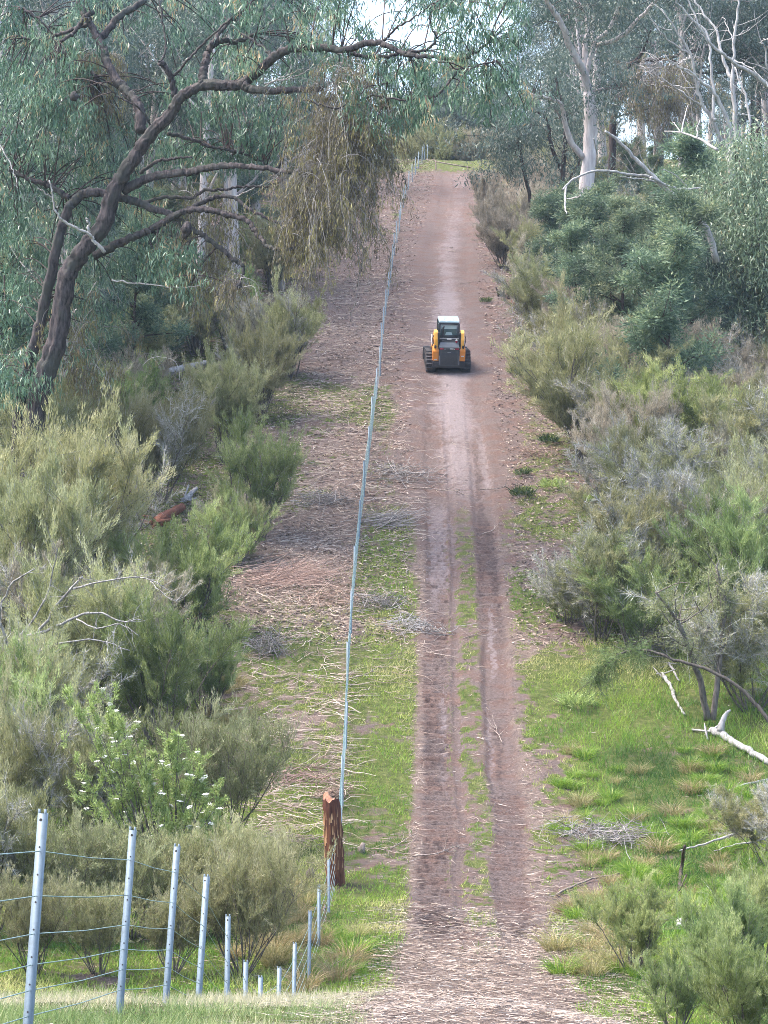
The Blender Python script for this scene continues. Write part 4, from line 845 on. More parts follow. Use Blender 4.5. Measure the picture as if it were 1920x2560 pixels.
o = thing('gum_tree', 'dark elbowed gum trunk carrying the rusty mistletoe clump', 'tree', b0); st = MB(); lf = MB(); br = MB()
for s, r0, r1, d1 in [([(640, 1400), (650, 860), (662, 760), (700, 640), (690, 590), (720, 480), (800, 400), (1000, 380), (1270, 300)], .22, .08, -2), ([(720, 480), (850, 330), (900, 180)], .12, .05, -4), ([(662, 770), (800, 720), (1000, 690)], .05, .03, -2), ([(1000, 380), (1300, 480), (1660, 400)], .09, .05, 1), ([(1270, 300), (1450, 350), (1660, 230)], .1, .06, 1)]:
    P = traced(st, c3(s), D, r0, r1, b0, d1); clusters(lf, br, P, b0, 13, 1.3, .26, 60, .6)
st.obj('trunk', M['darkbark'], o); br.obj('branchlets', M['darkbark'], o); lf.obj('crown', M['gum'], o)

# pale gum trunks in the forest behind the big gum
pal = [(361, 112, 0), (457, 118, 1), (514, 126, 2), (593, 108, 0), (646, 124, 2), (703, 116, 1), (487, 100, 2)]
plab = ['slim pale trunked gum seen behind the fork of the big dark gum', 'pale gum trunk standing behind the middle limbs, second of the row behind the big gum', 'thin pale gum trunk behind the golden mistletoe', 'brightest and straightest pale gum trunk in the row behind the big dark gum',
        'pale gum with a reddish stained foot above the olive scrub', 'pale gum trunk just beyond the fringe of the huge mistletoe curtain', 'stout pale gum trunk low down behind the golden mistletoe']
for (px, D, k), lab in zip(pal, plab):
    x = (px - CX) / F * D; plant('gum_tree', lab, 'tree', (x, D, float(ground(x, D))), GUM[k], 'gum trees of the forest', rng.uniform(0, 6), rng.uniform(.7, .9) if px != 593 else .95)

# ---------------------------------------------------------------- forest on both sides of the cleared line
placed = []
def scatter(n, fx, y0, y1, mind, fn, tries=30):
    for q in range(n):
        for t in range(tries):
            y = rng.uniform(y0, y1); x = fx(y)
            if all((x - a) ** 2 + (y - b) ** 2 > mind ** 2 for a, b in placed): break
        else: continue
        placed.append((x, y)); fn(x, y)
edge_l = lambda y: float(np.interp(y, [90, 110, 130, 150, 170, 190], [-5.2, -3.6, -2.4, -1.4, -.3, 1.0]))
edge_r = lambda y: float(np.interp(y, [90, 110, 130, 150, 170, 190], [6.2, 5.6, 6.2, 7.2, 8.0, 8.5]))
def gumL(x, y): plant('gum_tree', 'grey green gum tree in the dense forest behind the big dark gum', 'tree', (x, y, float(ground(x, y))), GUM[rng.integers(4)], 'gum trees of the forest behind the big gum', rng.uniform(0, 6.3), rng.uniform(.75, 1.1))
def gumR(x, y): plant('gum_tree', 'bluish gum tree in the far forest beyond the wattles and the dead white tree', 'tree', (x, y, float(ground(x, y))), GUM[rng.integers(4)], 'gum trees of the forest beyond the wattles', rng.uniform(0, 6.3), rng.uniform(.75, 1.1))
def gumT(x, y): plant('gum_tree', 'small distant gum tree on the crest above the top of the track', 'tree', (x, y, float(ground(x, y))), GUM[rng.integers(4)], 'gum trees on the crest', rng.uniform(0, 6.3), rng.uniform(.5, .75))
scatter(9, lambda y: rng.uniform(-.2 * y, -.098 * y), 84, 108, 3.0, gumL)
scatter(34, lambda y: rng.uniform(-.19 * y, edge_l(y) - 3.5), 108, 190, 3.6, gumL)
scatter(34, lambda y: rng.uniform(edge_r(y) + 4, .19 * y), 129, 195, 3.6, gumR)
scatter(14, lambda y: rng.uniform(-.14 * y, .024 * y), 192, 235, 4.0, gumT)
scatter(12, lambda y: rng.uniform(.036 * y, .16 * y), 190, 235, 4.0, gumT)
scatter(9, lambda y: rng.uniform(.018 * y, .046 * y), 186, 206, 1.6, gumT)
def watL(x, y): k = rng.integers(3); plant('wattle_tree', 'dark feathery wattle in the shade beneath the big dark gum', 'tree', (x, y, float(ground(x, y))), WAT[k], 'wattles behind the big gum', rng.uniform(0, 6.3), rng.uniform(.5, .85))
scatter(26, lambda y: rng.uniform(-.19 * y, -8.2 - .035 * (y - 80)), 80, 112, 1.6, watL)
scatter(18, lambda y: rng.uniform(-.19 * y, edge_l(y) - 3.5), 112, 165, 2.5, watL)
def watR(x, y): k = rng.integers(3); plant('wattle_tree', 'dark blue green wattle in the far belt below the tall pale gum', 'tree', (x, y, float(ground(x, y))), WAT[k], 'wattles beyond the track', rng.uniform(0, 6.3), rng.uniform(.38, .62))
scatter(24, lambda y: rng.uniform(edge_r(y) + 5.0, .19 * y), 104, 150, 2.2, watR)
# wattles that stand in front, one by one
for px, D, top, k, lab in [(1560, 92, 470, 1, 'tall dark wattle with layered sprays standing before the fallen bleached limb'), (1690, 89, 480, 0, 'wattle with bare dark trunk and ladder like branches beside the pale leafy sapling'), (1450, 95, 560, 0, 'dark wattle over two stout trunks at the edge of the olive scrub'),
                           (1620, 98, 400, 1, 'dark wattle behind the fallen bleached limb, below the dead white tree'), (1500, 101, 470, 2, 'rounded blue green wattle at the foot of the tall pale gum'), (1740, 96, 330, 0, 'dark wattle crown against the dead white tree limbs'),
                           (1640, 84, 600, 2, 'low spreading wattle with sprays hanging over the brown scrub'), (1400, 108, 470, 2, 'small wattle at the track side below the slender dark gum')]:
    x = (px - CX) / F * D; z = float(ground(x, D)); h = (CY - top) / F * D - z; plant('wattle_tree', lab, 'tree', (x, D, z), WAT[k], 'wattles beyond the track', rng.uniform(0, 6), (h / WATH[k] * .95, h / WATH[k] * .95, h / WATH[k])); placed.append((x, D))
# two stout dark trunks (crop at the scrub edge) and the leafy pale saplings
for px, D, top, me, hh, lab in [(1860, 93, 345, SAP, 8.0, 'pale grey green leafy gum sapling with orange new tips, below the dead white tree'), (1960, 92, 420, SAP, 8.0, 'pale leafy gum sapling cut by the frame beside the wattles'), (1790, 93, 560, SAPG, 8.5, 'darker leafy gum sapling with leaning stems, in front of the pale sapling'), (1900, 97, 520, SAPG, 8.5, 'dense gum sapling with dark leaning trunk, behind the silver scrub')]:
    x = (px - CX) / F * D; z = float(ground(x, D)); h = (CY - top) / F * D - z; plant('gum_sapling', lab, 'tree', (x, D, z), me, None, rng.uniform(0, 6), (h / hh * .85, h / hh * .85, h / hh)); placed.append((x, D))

# ---------------------------------------------------------------- fine-leaved scrub on both sides
def shrub(px, base, top, kind, lab, group=None, widen=.9):
    if kind == 'd': widen = 1.15
    if px > 1340 and base < 1700: widen = max(widen, 1.1)
    p, s = up_to(px, base, top, TEAH[kind]); s *= 1.05
    plant('tea_tree_shrub', lab, 'shrub', p, TEA[kind], group, rng.uniform(0, 6.3), (s * widen, s * widen, s)); placed.append((p[0], p[1]))
near_l = [(400, 1262, 925, 'a', 'rounded grey green tea-tree with dark forked stems, above the split red log'), (640, 1350, 1040, 'h', 'open tea-tree with slender dark stems at the litter strip edge, near the stick pile'), (560, 1160, 880, 'b', 'tea-tree behind the rounded grey green one, beneath the trailing golden mistletoe'),
          (650, 1060, 800, 'b', 'soft olive tea-tree beside the cleared litter, level with the loader'), (610, 1010, 830, 'a', 'tea-tree just uphill of the pale fallen log'), (720, 950, 700, 'a', 'olive tea-tree under the huge mistletoe curtain'), (610, 930, 740, 'w', 'brownish tea-tree under the golden mistletoe'),
          (470, 1600, 1290, 'g', 'green tea-tree with bare brown lower stems, on mossy grass below the split red log'), (590, 1420, 1230, 'h', 'yellow green tea-tree on the edge of the mossy grass'), (575, 1400, 1220, 'a', 'olive tea-tree just below the split red log'), (330, 1580, 1350, 'a', 'tea-tree between the split red log and the bare grey branches'),
          (120, 1560, 1020, 'b', 'tallest broad olive tea-tree in front of the foot of the big gum'), (250, 1480, 1080, 'a', 'broad tea-tree joining the tallest one beside the split red log'), (20, 1650, 1150, 'b', 'olive tea-tree cut by the frame below the big gum'), (180, 1780, 1330, 'a', 'tea-tree with bare grey arching branches in the middle of the thicket'), (330, 1720, 1420, 'w', 'brownish tea-tree behind the white flowers'),
          (400, 1860, 1500, 'g', 'deep green tea-tree leaning over the daisy bush'), (520, 1790, 1570, 'h', 'low green tea-tree at the grass edge above the daisy bush'), (90, 1960, 1530, 'a', 'olive tea-tree beside the upper white flowers'), (40, 2180, 1700, 'a', 'dense brown olive tea-tree behind the nearest fence posts'), (220, 2130, 1720, 'a', 'tea-tree right behind the daisy bush'),
          (560, 2120, 1750, 's', 'wispy tea-tree beside the daisy bush, nearest the timber strainer'), (600, 2440, 2080, 's', 'thin brown stemmed tea-tree leaning over the gully posts'), (430, 2440, 2200, 's', 'brown stemmed tea-tree under the white daisy flowers, behind the fence'), (250, 2440, 2190, 's', 'brown scrub behind the two nearest fence posts'), (90, 2440, 2170, 's', 'brown scrub cut by the frame behind the nearest fence post'), (140, 2340, 2030, 's', 'brown stemmed scrub between the two nearest fence posts, level with the daisy bush'), (330, 2350, 2060, 's', 'fine brown stemmed scrub at the foot of the daisy bush'), (520, 2345, 2040, 's', 'fine brown stemmed scrub just behind the third and fourth fence posts'), (655, 2300, 2060, 's', 'wispy brown scrub between daisy bush and timber strainer'), (-30, 2330, 1900, 'a', 'olive scrub at the frame edge behind the nearest wires')]
for a in near_l: shrub(*a, group='tea-tree scrub on the big gum side')
near_r = [(1480, 1155, 790, 'b', 'grey olive tea-tree with a dark scorched foot at the corner of the clearing'), (1400, 960, 740, 'a', 'silvery olive tea-tree beside the track, next to the loader'), (1350, 850, 640, 'a', 'rounded pale olive tea-tree downhill of the dark stumps'), (1330, 740, 540, 'b', 'olive tea-tree at the wattle edge, uphill of the dark stumps'),
          (1260, 670, 500, 'w', 'brown purple scrub overhanging the track, above the loader'), (1230, 590, 470, 'w', 'brown scrub beside the upper track, near its top'), (1300, 620, 490, 'a', 'olive scrub behind the brown bushes of the upper track'), (1215, 530, 420, 'w', 'last grey scrub before the grassy crest'), (1380, 700, 560, 'a', 'olive tea-tree right beneath the slender dark gum'),
          (1550, 1060, 800, 'w', 'pinkish brown tea-tree in the middle of the scrub belt'), (1490, 930, 720, 'w', 'pale brown tea-tree with a rounded top at the wattle foot'), (1640, 1060, 800, 'w', 'pinkish brown tea-tree below the bare wattle trunk'), (1750, 1060, 810, 'w', 'brown tea-tree below the leafy saplings'), (1870, 1080, 820, 'a', 'olive tea-tree at the frame edge below the saplings'),
          (1590, 1200, 900, 'a', 'olive tea-tree beside the scorched foot, in the scrub belt'), (1700, 1230, 930, 'g', 'bright green tea-tree with silver dead twigs over it'), (1820, 1220, 940, 'b', 'olive tea-tree behind the silver twigs near the frame'), (1920, 1300, 960, 'd', 'silver grey leafless scrub at the frame edge'), (1580, 1330, 1040, 'd', 'silver grey dead topped scrub below the scorched tea-tree'),
          (1720, 1400, 1060, 'd', 'tea-tree with a silver dead top, above the crossed pale trunks'), (1850, 1450, 1130, 'a', 'olive green tea-tree in the middle of the scrub below the saplings'), (1660, 1520, 1180, 'd', 'largest silver grey dead crown overhanging the green grass'), (1790, 1560, 1230, 'h', 'green tea-tree behind the crossed pale trunks'), (1910, 1620, 1260, 'g', 'green tea-tree at the frame edge behind the arching branch'),
          (1500, 1600, 1300, 'd', 'low grey twiggy tea-tree reaching toward the wheel ruts'), (1600, 1640, 1350, 'h', 'drooping grey green tea-tree over the bright grass'), (1880, 1780, 1430, 'd', 'grey twiggy scrub around the crossed pale trunks'), (1420, 1560, 1385, 'd', 'outermost sparse grey tea-tree on the grass beside the ruts'), (1930, 2180, 1950, 'd', 'grey scrub at the frame edge above the pale fallen limbs'),
          (1580, 2440, 2210, 'g', 'rounded green tea-tree bush standing alone in the gully grass'), (1790, 2500, 2220, 'g', 'broad bright green tea-tree bush filling the lower corner'), (1900, 2420, 2130, 'h', 'yellow green tea-tree bush at the frame edge behind the pale rag'), (1690, 2590, 2360, 'h', 'green tea-tree bush lowest in the corner, cut by the frame'), (1880, 2640, 2330, 'g', 'dark green tea-tree bush in the corner, cut by the frame')]
for a in near_r: shrub(*a, group='tea-tree scrub across the track')
def scrubL(x, y): k = 'abhw'[rng.integers(4)]; plant('tea_tree_shrub', 'olive tea-tree in the thicket under and uphill of the big dark gum', 'shrub', (x, y, float(ground(x, y))), TEA[k], 'tea-tree thicket under the big gum', rng.uniform(0, 6.3), rng.uniform(.65, 1.0))
scatter(24, lambda y: rng.uniform(-.18 * y, float(np.interp(y, [48, 60, 75, 90, 105], [-7.4, -6.0, -5.0, -4.9, -4.4]))), 50, 104, 1.3, scrubL)
scatter(44, lambda y: rng.uniform(-.16 * y, edge_l(y) - .6), 100, 172, 1.5, scrubL)
def scrubR(x, y): k = 'awwd'[rng.integers(4)]; plant('tea_tree_shrub', 'grey olive tea-tree in the scrub belt between track and wattles', 'shrub', (x, y, float(ground(x, y))), TEA[k], 'tea-tree scrub belt below the wattles', rng.uniform(0, 6.3), rng.uniform(.75, 1.1))
scatter(40, lambda y: rng.uniform(float(np.interp(y, [64, 75, 90, 110], [9.0, 8.0, 7.0, 6.4])), .175 * y), 66, 112, 1.3, scrubR)
scatter(44, lambda y: rng.uniform(edge_r(y) + .8, edge_r(y) + 7), 108, 172, 1.5, scrubR)
def crestL(x, y): plant('tea_tree_shrub', 'hazy scrub on the crest behind the grassy top of the track', 'shrub', (x, y, float(ground(x, y)) - .3), TEA['abw'[rng.integers(3)]], 'scrub on the crest', rng.uniform(0, 6.3), rng.uniform(.7, 1.1))
scatter(14, lambda y: rng.uniform(.012 * y, .055 * y), 184, 196, 1.0, crestL)
def crestW(x, y): k = rng.integers(3); plant('wattle_tree', 'hazy wattle closing the view behind the grassy top of the track', 'tree', (x, y, float(ground(x, y))), WAT[k], 'wattles on the crest', rng.uniform(0, 6.3), rng.uniform(.8, 1.15))
scatter(10, lambda y: rng.uniform(.010 * y, .050 * y), 190, 206, 1.2, crestW)
# bare grey arching limbs in the middle of the thicket
D = 57.0; b0 = wp(40, 1640, D); b0[2] = float(ground(b0[0], D)); o = thing('bare_shrub', 'leafless shrub with long pale arching branches in the thicket above the white flowers', 'shrub', b0); mb = MB()
def c4(pts): return [(x * .5787, 900 + y * .5787) for x, y in pts]
for s, r0, r1 in [([(60, 1700), (75, 1400), (60, 1230), (200, 1170), (330, 1110), (440, 1090), (520, 1130), (610, 1120)], .05, .012), ([(75, 1400), (120, 1240), (230, 1080), (330, 960), (360, 940)], .045, .02), ([(330, 1120), (420, 1160), (520, 1140), (600, 1190)], .02, .008), ([(300, 990), (400, 965), (560, 940), (650, 955), (740, 1000)], .025, .008),
                  ([(650, 955), (700, 1010), (760, 1040)], .012, .006), ([(75, 1350), (20, 1200), (0, 1080), (60, 960), (150, 900)], .04, .015), ([(60, 1230), (180, 1060), (230, 900), (250, 820)], .03, .01), ([(100, 1300), (250, 1230), (420, 1210), (560, 1260)], .03, .01), ([(120, 1650), (200, 1560), (320, 1530), (420, 1560), (520, 1540)], .022, .008)]:
    P = traced(mb, c4(s), D, r0, r1, b0, -1.2, sides=6, jit=.015); twigs_on(mb, P, b0, 8, .8, .009, 3)
M['greybark'] = barkmat('grey_bare_bark', (.10, .09, .085), (.42, .40, .38), 12, .3, .5, .1); mb.obj('branches', M['greybark'], o)
# crossed pale trunks and arching bare branch over the green grass
D = 60.5; b0 = np.array([(1765 - CX) / F * D, D, 0.]); b0[2] = float(ground(b0[0], D)); o = thing('tea_tree', 'tea-tree with two crossed pale bare trunks and a drooping crown, on the green grass', 'tree', b0); mb = MB(); lf = MB(); tw = MB()
Ps = []
for s, r0, r1, d1 in [([(1768, 1800), (1755, 1720), (1735, 1660), (1710, 1590), (1685, 1540), (1640, 1480)], .09, .03, -1), ([(1782, 1800), (1795, 1700), (1805, 1590), (1812, 1500), (1790, 1420)], .08, .03, .6), ([(1735, 1660), (1770, 1570), (1800, 1500)], .04, .02, .6)]:
    Ps.append(traced(mb, s, D, r0, r1, b0, d1, jit=.01)); twigs_on(mb, Ps[-1], b0, 9, 1.3, .02)
o2b = np.array([(1925 - CX) / F * 57, 57, 0.]); o2b[2] = float(ground(o2b[0], 57)); 
for P in Ps:
    for q in range(24):
        p, d = along(P, np.array([rng.uniform(.5, 1)])); P3 = grow(rng, p[0] - b0, norm(rng.normal(size=3) + (0, 0, .2)), rng.uniform(.4, 1.3), 4, .2, (0, 0, -.08)); tube(tw, P3, np.linspace(.007, .003, 5), 3, cap=False, tint=rng.uniform())
        m = 90; tt = rng.uniform(.2, 1, m); pp, di = along(P3, np.clip(tt, 0, .99)); strokes(lf, pp + rng.normal(size=(m, 3)) * .07, di * .4 + rng.normal(size=(m, 3)) * .5, rng.uniform(.07, .17, m), rng.uniform(.010, .020, m), np.clip(rng.normal(.4, .18, m), 0, 1), rng)
mb.obj('trunk', M['stembark'], o); tw.obj('twigs', M['greytwig'], o); lf.obj('foliage', M['tea'], o)
o = thing('arching_branch', 'long bare branch arching down to the grass with a wispy green tip', 'branch', o2b); mb = MB(); lf = MB()
P = traced(mb, [(1960, 1860), (1920, 1800), (1886, 1756), (1828, 1704), (1759, 1670), (1683, 1649), (1643, 1632), (1591, 1624), (1545, 1638), (1510, 1670), (1481, 1699)], 57, .055, .015, o2b, 1.5, jit=.008); twigs_on(mb, P, o2b, 9, .8, .014)
for q in range(60):
    p, d = along(P, np.array([rng.uniform(.62, 1)])); P3 = grow(rng, p[0] - o2b, norm(d[0] * .8 + rng.normal(size=3) * .5 + (0, 0, -.1)), rng.uniform(.3, .9), 4, .15, (0, 0, -.05)); tube(mb, P3, .004, 3, cap=False)
    m = 70; tt = rng.uniform(.1, 1, m); pp, di = along(P3, np.clip(tt, 0, .99)); strokes(lf, pp + rng.normal(size=(m, 3)) * .06, di * .5 + rng.normal(size=(m, 3)) * .45, rng.uniform(.07, .16, m), rng.uniform(.010, .018, m), np.clip(rng.normal(.45, .18, m), 0, 1), rng)
mb.obj('branch', M['stembark'], o); lf.obj('foliage', M['teagreen'], o)

# ---------------------------------------------------------------- white-flowered daisy bush behind the fence
D = 45.5; b0 = np.array([(420 - CX) / F * D, D, 0.]); b0[2] = float(ground(b0[0], D)); r = np.random.default_rng(3)
o = thing('daisy_bush', 'bright green daisy bush dotted with flat white flower heads, behind the fence', 'flowering shrub', b0); st = MB(); lf = MB()
fl = MB(); k = 9; th = np.arange(k) * 2 * math.pi / k
for q in range(16):
    a, rr = r.uniform(0, 6.3), .05 * math.sqrt(r.uniform()); cx_, cy_, cz_ = rr * math.cos(a), rr * math.sin(a), .03 + r.uniform(0, .014) - rr * .2; n_ = 6; t_ = np.arange(n_) * 2 * math.pi / n_
    fl.add(np.vstack([np.c_[cx_ + .017 * np.cos(t_), cy_ + .017 * np.sin(t_), np.full(n_, cz_)], [(cx_, cy_, cz_ + .010)]]), tris=[(i, (i + 1) % n_, n_) for i in range(n_)], tint=r.uniform())
    fl.add([(cx_ - .003, cy_, cz_), (cx_ + .003, cy_, cz_), (cx_ * .3, cy_ * .3, -.03)], tris=[(0, 1, 2)], tint=.2)
flm = fl.mesh('flower_head', M['petal'])
tipz = [(150, 1720), (200, 1715), (250, 1745), (180, 1760), (270, 1790), (300, 1780), (215, 1790), (240, 1830), (290, 1840), (330, 1870), (360, 1850), (390, 1855), (410, 1870), (420, 1830), (440, 1900), (470, 1925), (500, 1940), (515, 1955), (505, 1900), (530, 1975), (545, 1990), (550, 2010), (455, 1950), (400, 1920), (370, 1980), (420, 2000), (480, 2010), (340, 1940), (300, 1900), (250, 1880), (230, 1900), (560, 2060), (575, 2085), (560, 2130), (540, 2140), (470, 2060), (420, 2080), (390, 2050), (350, 2080), (480, 1880), (450, 1840), (430, 1850), (190, 2000), (210, 1990), (240, 2020), (160, 1870), (500, 2100), (520, 2150), (570, 2120), (450, 2130), (380, 2130), (300, 1960), (330, 1820), (470, 1980), (350, 1900), (280, 1740)]
hub = b0 + np.array([0, 0, .2])
for n_, (px, py) in enumerate(tipz):
    px, py = px * .97 + 10, py; tip = wp(px, py, D + r.uniform(-.6, .6)); v = tip - hub
    P = spline([hub + r.normal(size=3) * (.2, .2, .0), hub + v * .45 + r.normal(size=3) * .12 + (0, 0, .15), tip], 6); tube(st, P - b0, np.linspace(.017, .005, len(P)), 4, cap=False)
    for s in range(6):
        t = r.uniform(.62, 1); p, d = along(P, np.array([t])); P2 = grow(r, p[0], norm(d[0] * .8 + r.normal(size=3) * .5 + (0, 0, .3)), r.uniform(.15, .42), 3, .15, (0, 0, .1)); tube(st, P2 - b0, .004, 3, cap=False)
        m = 90; tt = r.uniform(0, 1, m); pp, di = along(P2, np.clip(tt, 0, .99)); diamonds(lf, pp - b0 + r.normal(size=(m, 3)) * .02, di * .5 + r.normal(size=(m, 3)) * .6 + (0, 0, .25), r.uniform(.06, .13, m), r.uniform(.012, .02, m), np.clip(r.normal(.5, .2, m), 0, 1), .1, r)
        if s < (2 if n_ < 24 else 1):
            f = link('flower_head', flm, o); f.location = Vector(P2[-1] - b0 + (0, 0, .03)); f.rotation_euler = (r.normal() * .25, r.normal() * .25, r.uniform(0, 6)); f.scale = (r.uniform(.8, 1.25),) * 3
st.obj('stems', M['stembark'], o); lf.obj('foliage', M['daisy'], o)
# ---------------------------------------------------------------- logs, stumps, fallen branches
def log(name, lab, cat, pts, r0, r1, mat, lift=.1, splint=0, sides=12):
    """a fallen log through ground points seen at these pixels (px, py)"""
    P = np.array([gp(*p[:2]) + (0, 0, lift + (p[2] if len(p) > 2 else 0)) for p in pts]); b = P[0].copy(); o = thing(name, lab, cat, b); mb = MB(); Q = spline(P, 5); Q[1:-1] += rng.normal(size=(len(Q) - 2, 3)) * .012
    tube(mb, Q - b, np.linspace(r0, r1, len(Q)), sides, rough=.12)
    for s in range(splint):
        a = Q[0] - b + rng.normal(size=3) * r0 * .6; d = norm((Q[0] - Q[2]) + rng.normal(size=3) * .15); tube(mb, [a - d * .5, a, a + d * rng.uniform(.15, .5)], [r0 * .3, r0 * .3, .01], 4)
    mb.obj('log', M[mat], o); return o
log('fallen_log', 'pale bleached fallen log lying among the scrub at the foot of the forest', 'log', [(405, 968), (450, 952), (515, 935)], .17, .10, 'deadwood', .45, 3)
log('split_log', 'short split log with rust red torn wood showing, beside the rounded tea-tree', 'log', [(390, 1322), (420, 1300), (455, 1280)], .19, .13, 'redwood', .14, 16)
log('broken_stub', 'small heap of grey weathered wood pieces uphill of the split red log', 'wood', [(462, 1262), (480, 1245), (492, 1232)], .10, .05, 'deadwood', .15, 6)
o = log('fallen_log', 'thick bleached white log with an upturned broken end on the bright green grass', 'log', [(1778, 1838), (1800, 1850), (1840, 1872), (1880, 1895), (1945, 1930)], .095, .07, 'deadwood', .10, 3)
c = gp(1800, 1850) + (0, 0, .15); b = np.array(o.location); mb = MB(); tube(mb, spline([c, c + (.06, .05, .22), c + (.16, .1, .42), c + (.27, .1, .52)], 4) - b, [.10, .095, .09, .085, .08, .07, .065, .06, .05, .045, .04, .03, .02][:len(spline([c, c, c, c], 4))], 9, rough=.15); mb.obj('broken_limb', M['deadwood'], o)
log('fallen_log', 'narrow grey log slanting down the grass below the sparse grey tea-tree', 'log', [(1655, 1692), (1675, 1720), (1690, 1760), (1712, 1795)], .055, .03, 'greybark', .06, 3)
log('bark_slab', 'loose pale slab of bark leaning on the grass beside the narrow grey log', 'bark', [(1672, 1668), (1698, 1712)], .035, .02, 'greybark', .08, 2)
log('stump', 'dark thin charred stick standing upright in the green gully grass', 'stick', [(1700, 2232), (1704, 2200, .25), (1712, 2235, .95)], .05, .03, 'darkbark', .0, 2, 7)
log('fallen_branch', 'long pale bare branch lying on the bright grass, reaching in from the frame edge', 'branch', [(1960, 2070), (1900, 2095), (1830, 2125), (1760, 2150), (1700, 2162)], .05, .012, 'deadwood', .3, 0, 7)
log('fallen_branch', 'second pale branch below the long one at the frame edge', 'branch', [(1960, 2100), (1900, 2128), (1840, 2140), (1785, 2152)], .035, .010, 'deadwood', .2, 0, 7)
log('fallen_branch', 'hooked pale branch curling on the grass above the long pale branch', 'branch', [(1930, 1960), (1850, 1975), (1800, 2000), (1785, 2030), (1795, 2060)], .030, .012, 'deadwood', .08, 0, 7)
log('fallen_branch', 'pale branch lying across the grass beside the muddy end of the ruts', 'branch', [(1392, 2240), (1450, 2215), (1520, 2200), (1570, 2185)], .025, .010, 'stick', .05, 0, 7)
log('fallen_branch', 'short pale stick standing in the bare patch of the clearing beside the scrub', 'stick', [(1590, 1352), (1592, 1330, .1), (1597, 1300, .15)], .06, .04, 'deadwood', .06, 0, 7)
for px, py, lab in [(1255, 742, 'charred stubby stump nearest the track, uphill of the loader'), (1268, 748, 'small charred stump between the two others uphill of the loader'), (1290, 765, 'rusty charred stump at the scrub edge uphill of the loader')]:
    p = gp(px, py); o = thing('stump', lab, 'stump', p, 'charred stumps beside the track'); mb = MB(); r = np.random.default_rng(px)
    for q in range(4): a = r.normal(size=2) * .10; tube(mb, spline([(a[0], a[1], -.1), (a[0] * 1.4, a[1] * 1.4, .15), (a[0] * 2, a[1] * 2, r.uniform(.25, .5))], 3), [.07, .06, .055, .05, .045, .04, .03][:7], 7, rough=.2)
    mb.obj('stub', M['redwood' if px == 1290 else 'darkbark'], o)
for px, py, lab in [(838 - 62, 2195, 'broken dark stub of wood in the litter beside the timber strainer'), (905, 2135, 'small pinkish stump on the grass beside the timber strainer')]:
    p = gp(px, py); o = thing('stump', lab, 'stump', p); mb = MB(); tube(mb, [(0, 0, -.1), (0, 0, .10), (.03, 0, .20)], [.08, .07, .04], 9, rough=.3); mb.obj('stub', M['stembark' if px < 800 else 'stick'], o)
p = gp(1707, 2318); o = thing('pale_rag', 'crumpled white rag or wrapper lying in the green scrub of the lower corner', 'rag', p); mb = MB(); r = np.random.default_rng(8)
bm = bmesh.new(); bmesh.ops.create_icosphere(bm, subdivisions=3, radius=.11)
for v in bm.verts: n_ = float(fbm(np.array(v.co.x * 22), np.array(v.co.y * 22 + v.co.z * 31), 3, 3)); v.co = Vector((v.co.x * (.8 + n_ * .6), v.co.y * (.8 + n_ * .6), v.co.z * (.5 + n_ * 1.0) + .10))
me = bpy.data.meshes.new('rag'); bm.to_mesh(me); bm.free(); me.materials.append(M['petal']); link('cloth', me, o)

def branch_mesh(seed, ln, r0, forks=4, curl=.2):
    r = np.random.default_rng(seed); mb = MB(); P = grow(r, (-ln / 2, 0, .05), (1, r.normal() * .2, .02), ln, 8, curl, (0, 0, 0)); P[:, 2] = .04 + np.abs(P[:, 2] - .05) * .4
    tube(mb, P, np.linspace(r0, r0 * .35, 9), 5)
    for q in range(forks):
        p, d = along(P, np.array([r.uniform(.2, .9)])); P2 = grow(r, p[0], norm(d[0] + r.normal(size=3) * (.7, .7, .25) + (0, 0, .05)), ln * r.uniform(.2, .5), 5, .2); P2[:, 2] = np.maximum(P2[:, 2], .02); tube(mb, P2, np.linspace(r0 * .6, r0 * .2, 6), 4, cap=False)
    return mb.mesh('branch', M['stick'])
BR = [branch_mesh(70 + i, l, r_, f, c) for i, (l, r_, f, c) in enumerate([(1.6, .018, 3, .15), (1.1, .014, 2, .25), (2.2, .022, 5, .14), (.9, .012, 1, .3), (1.4, .016, 6, .2)])]
def slope_rot(p, rz):
    e = .5; nx = float(ground(p[0] - e, p[1], False) - ground(p[0] + e, p[1], False)); ny = float(ground(p[0], p[1] - e, False) - ground(p[0], p[1] + e, False)); n = Vector((nx, ny, 2 * e)).normalized()
    return (n.to_track_quat('Z', 'Y').to_matrix() @ Matrix.Rotation(rz, 3, 'Z')).to_euler()
def lay(px, py, lab, rz, sc, k, group):
    if py > 2440: sc *= .45
    p = gp(px, py); o = link('fallen_branch', BR[k]); o.location = Vector(p); o.rotation_euler = slope_rot(p, rz); o.scale = (sc * .85, sc * .85, sc); setp(o, lab, 'fallen branch', group)
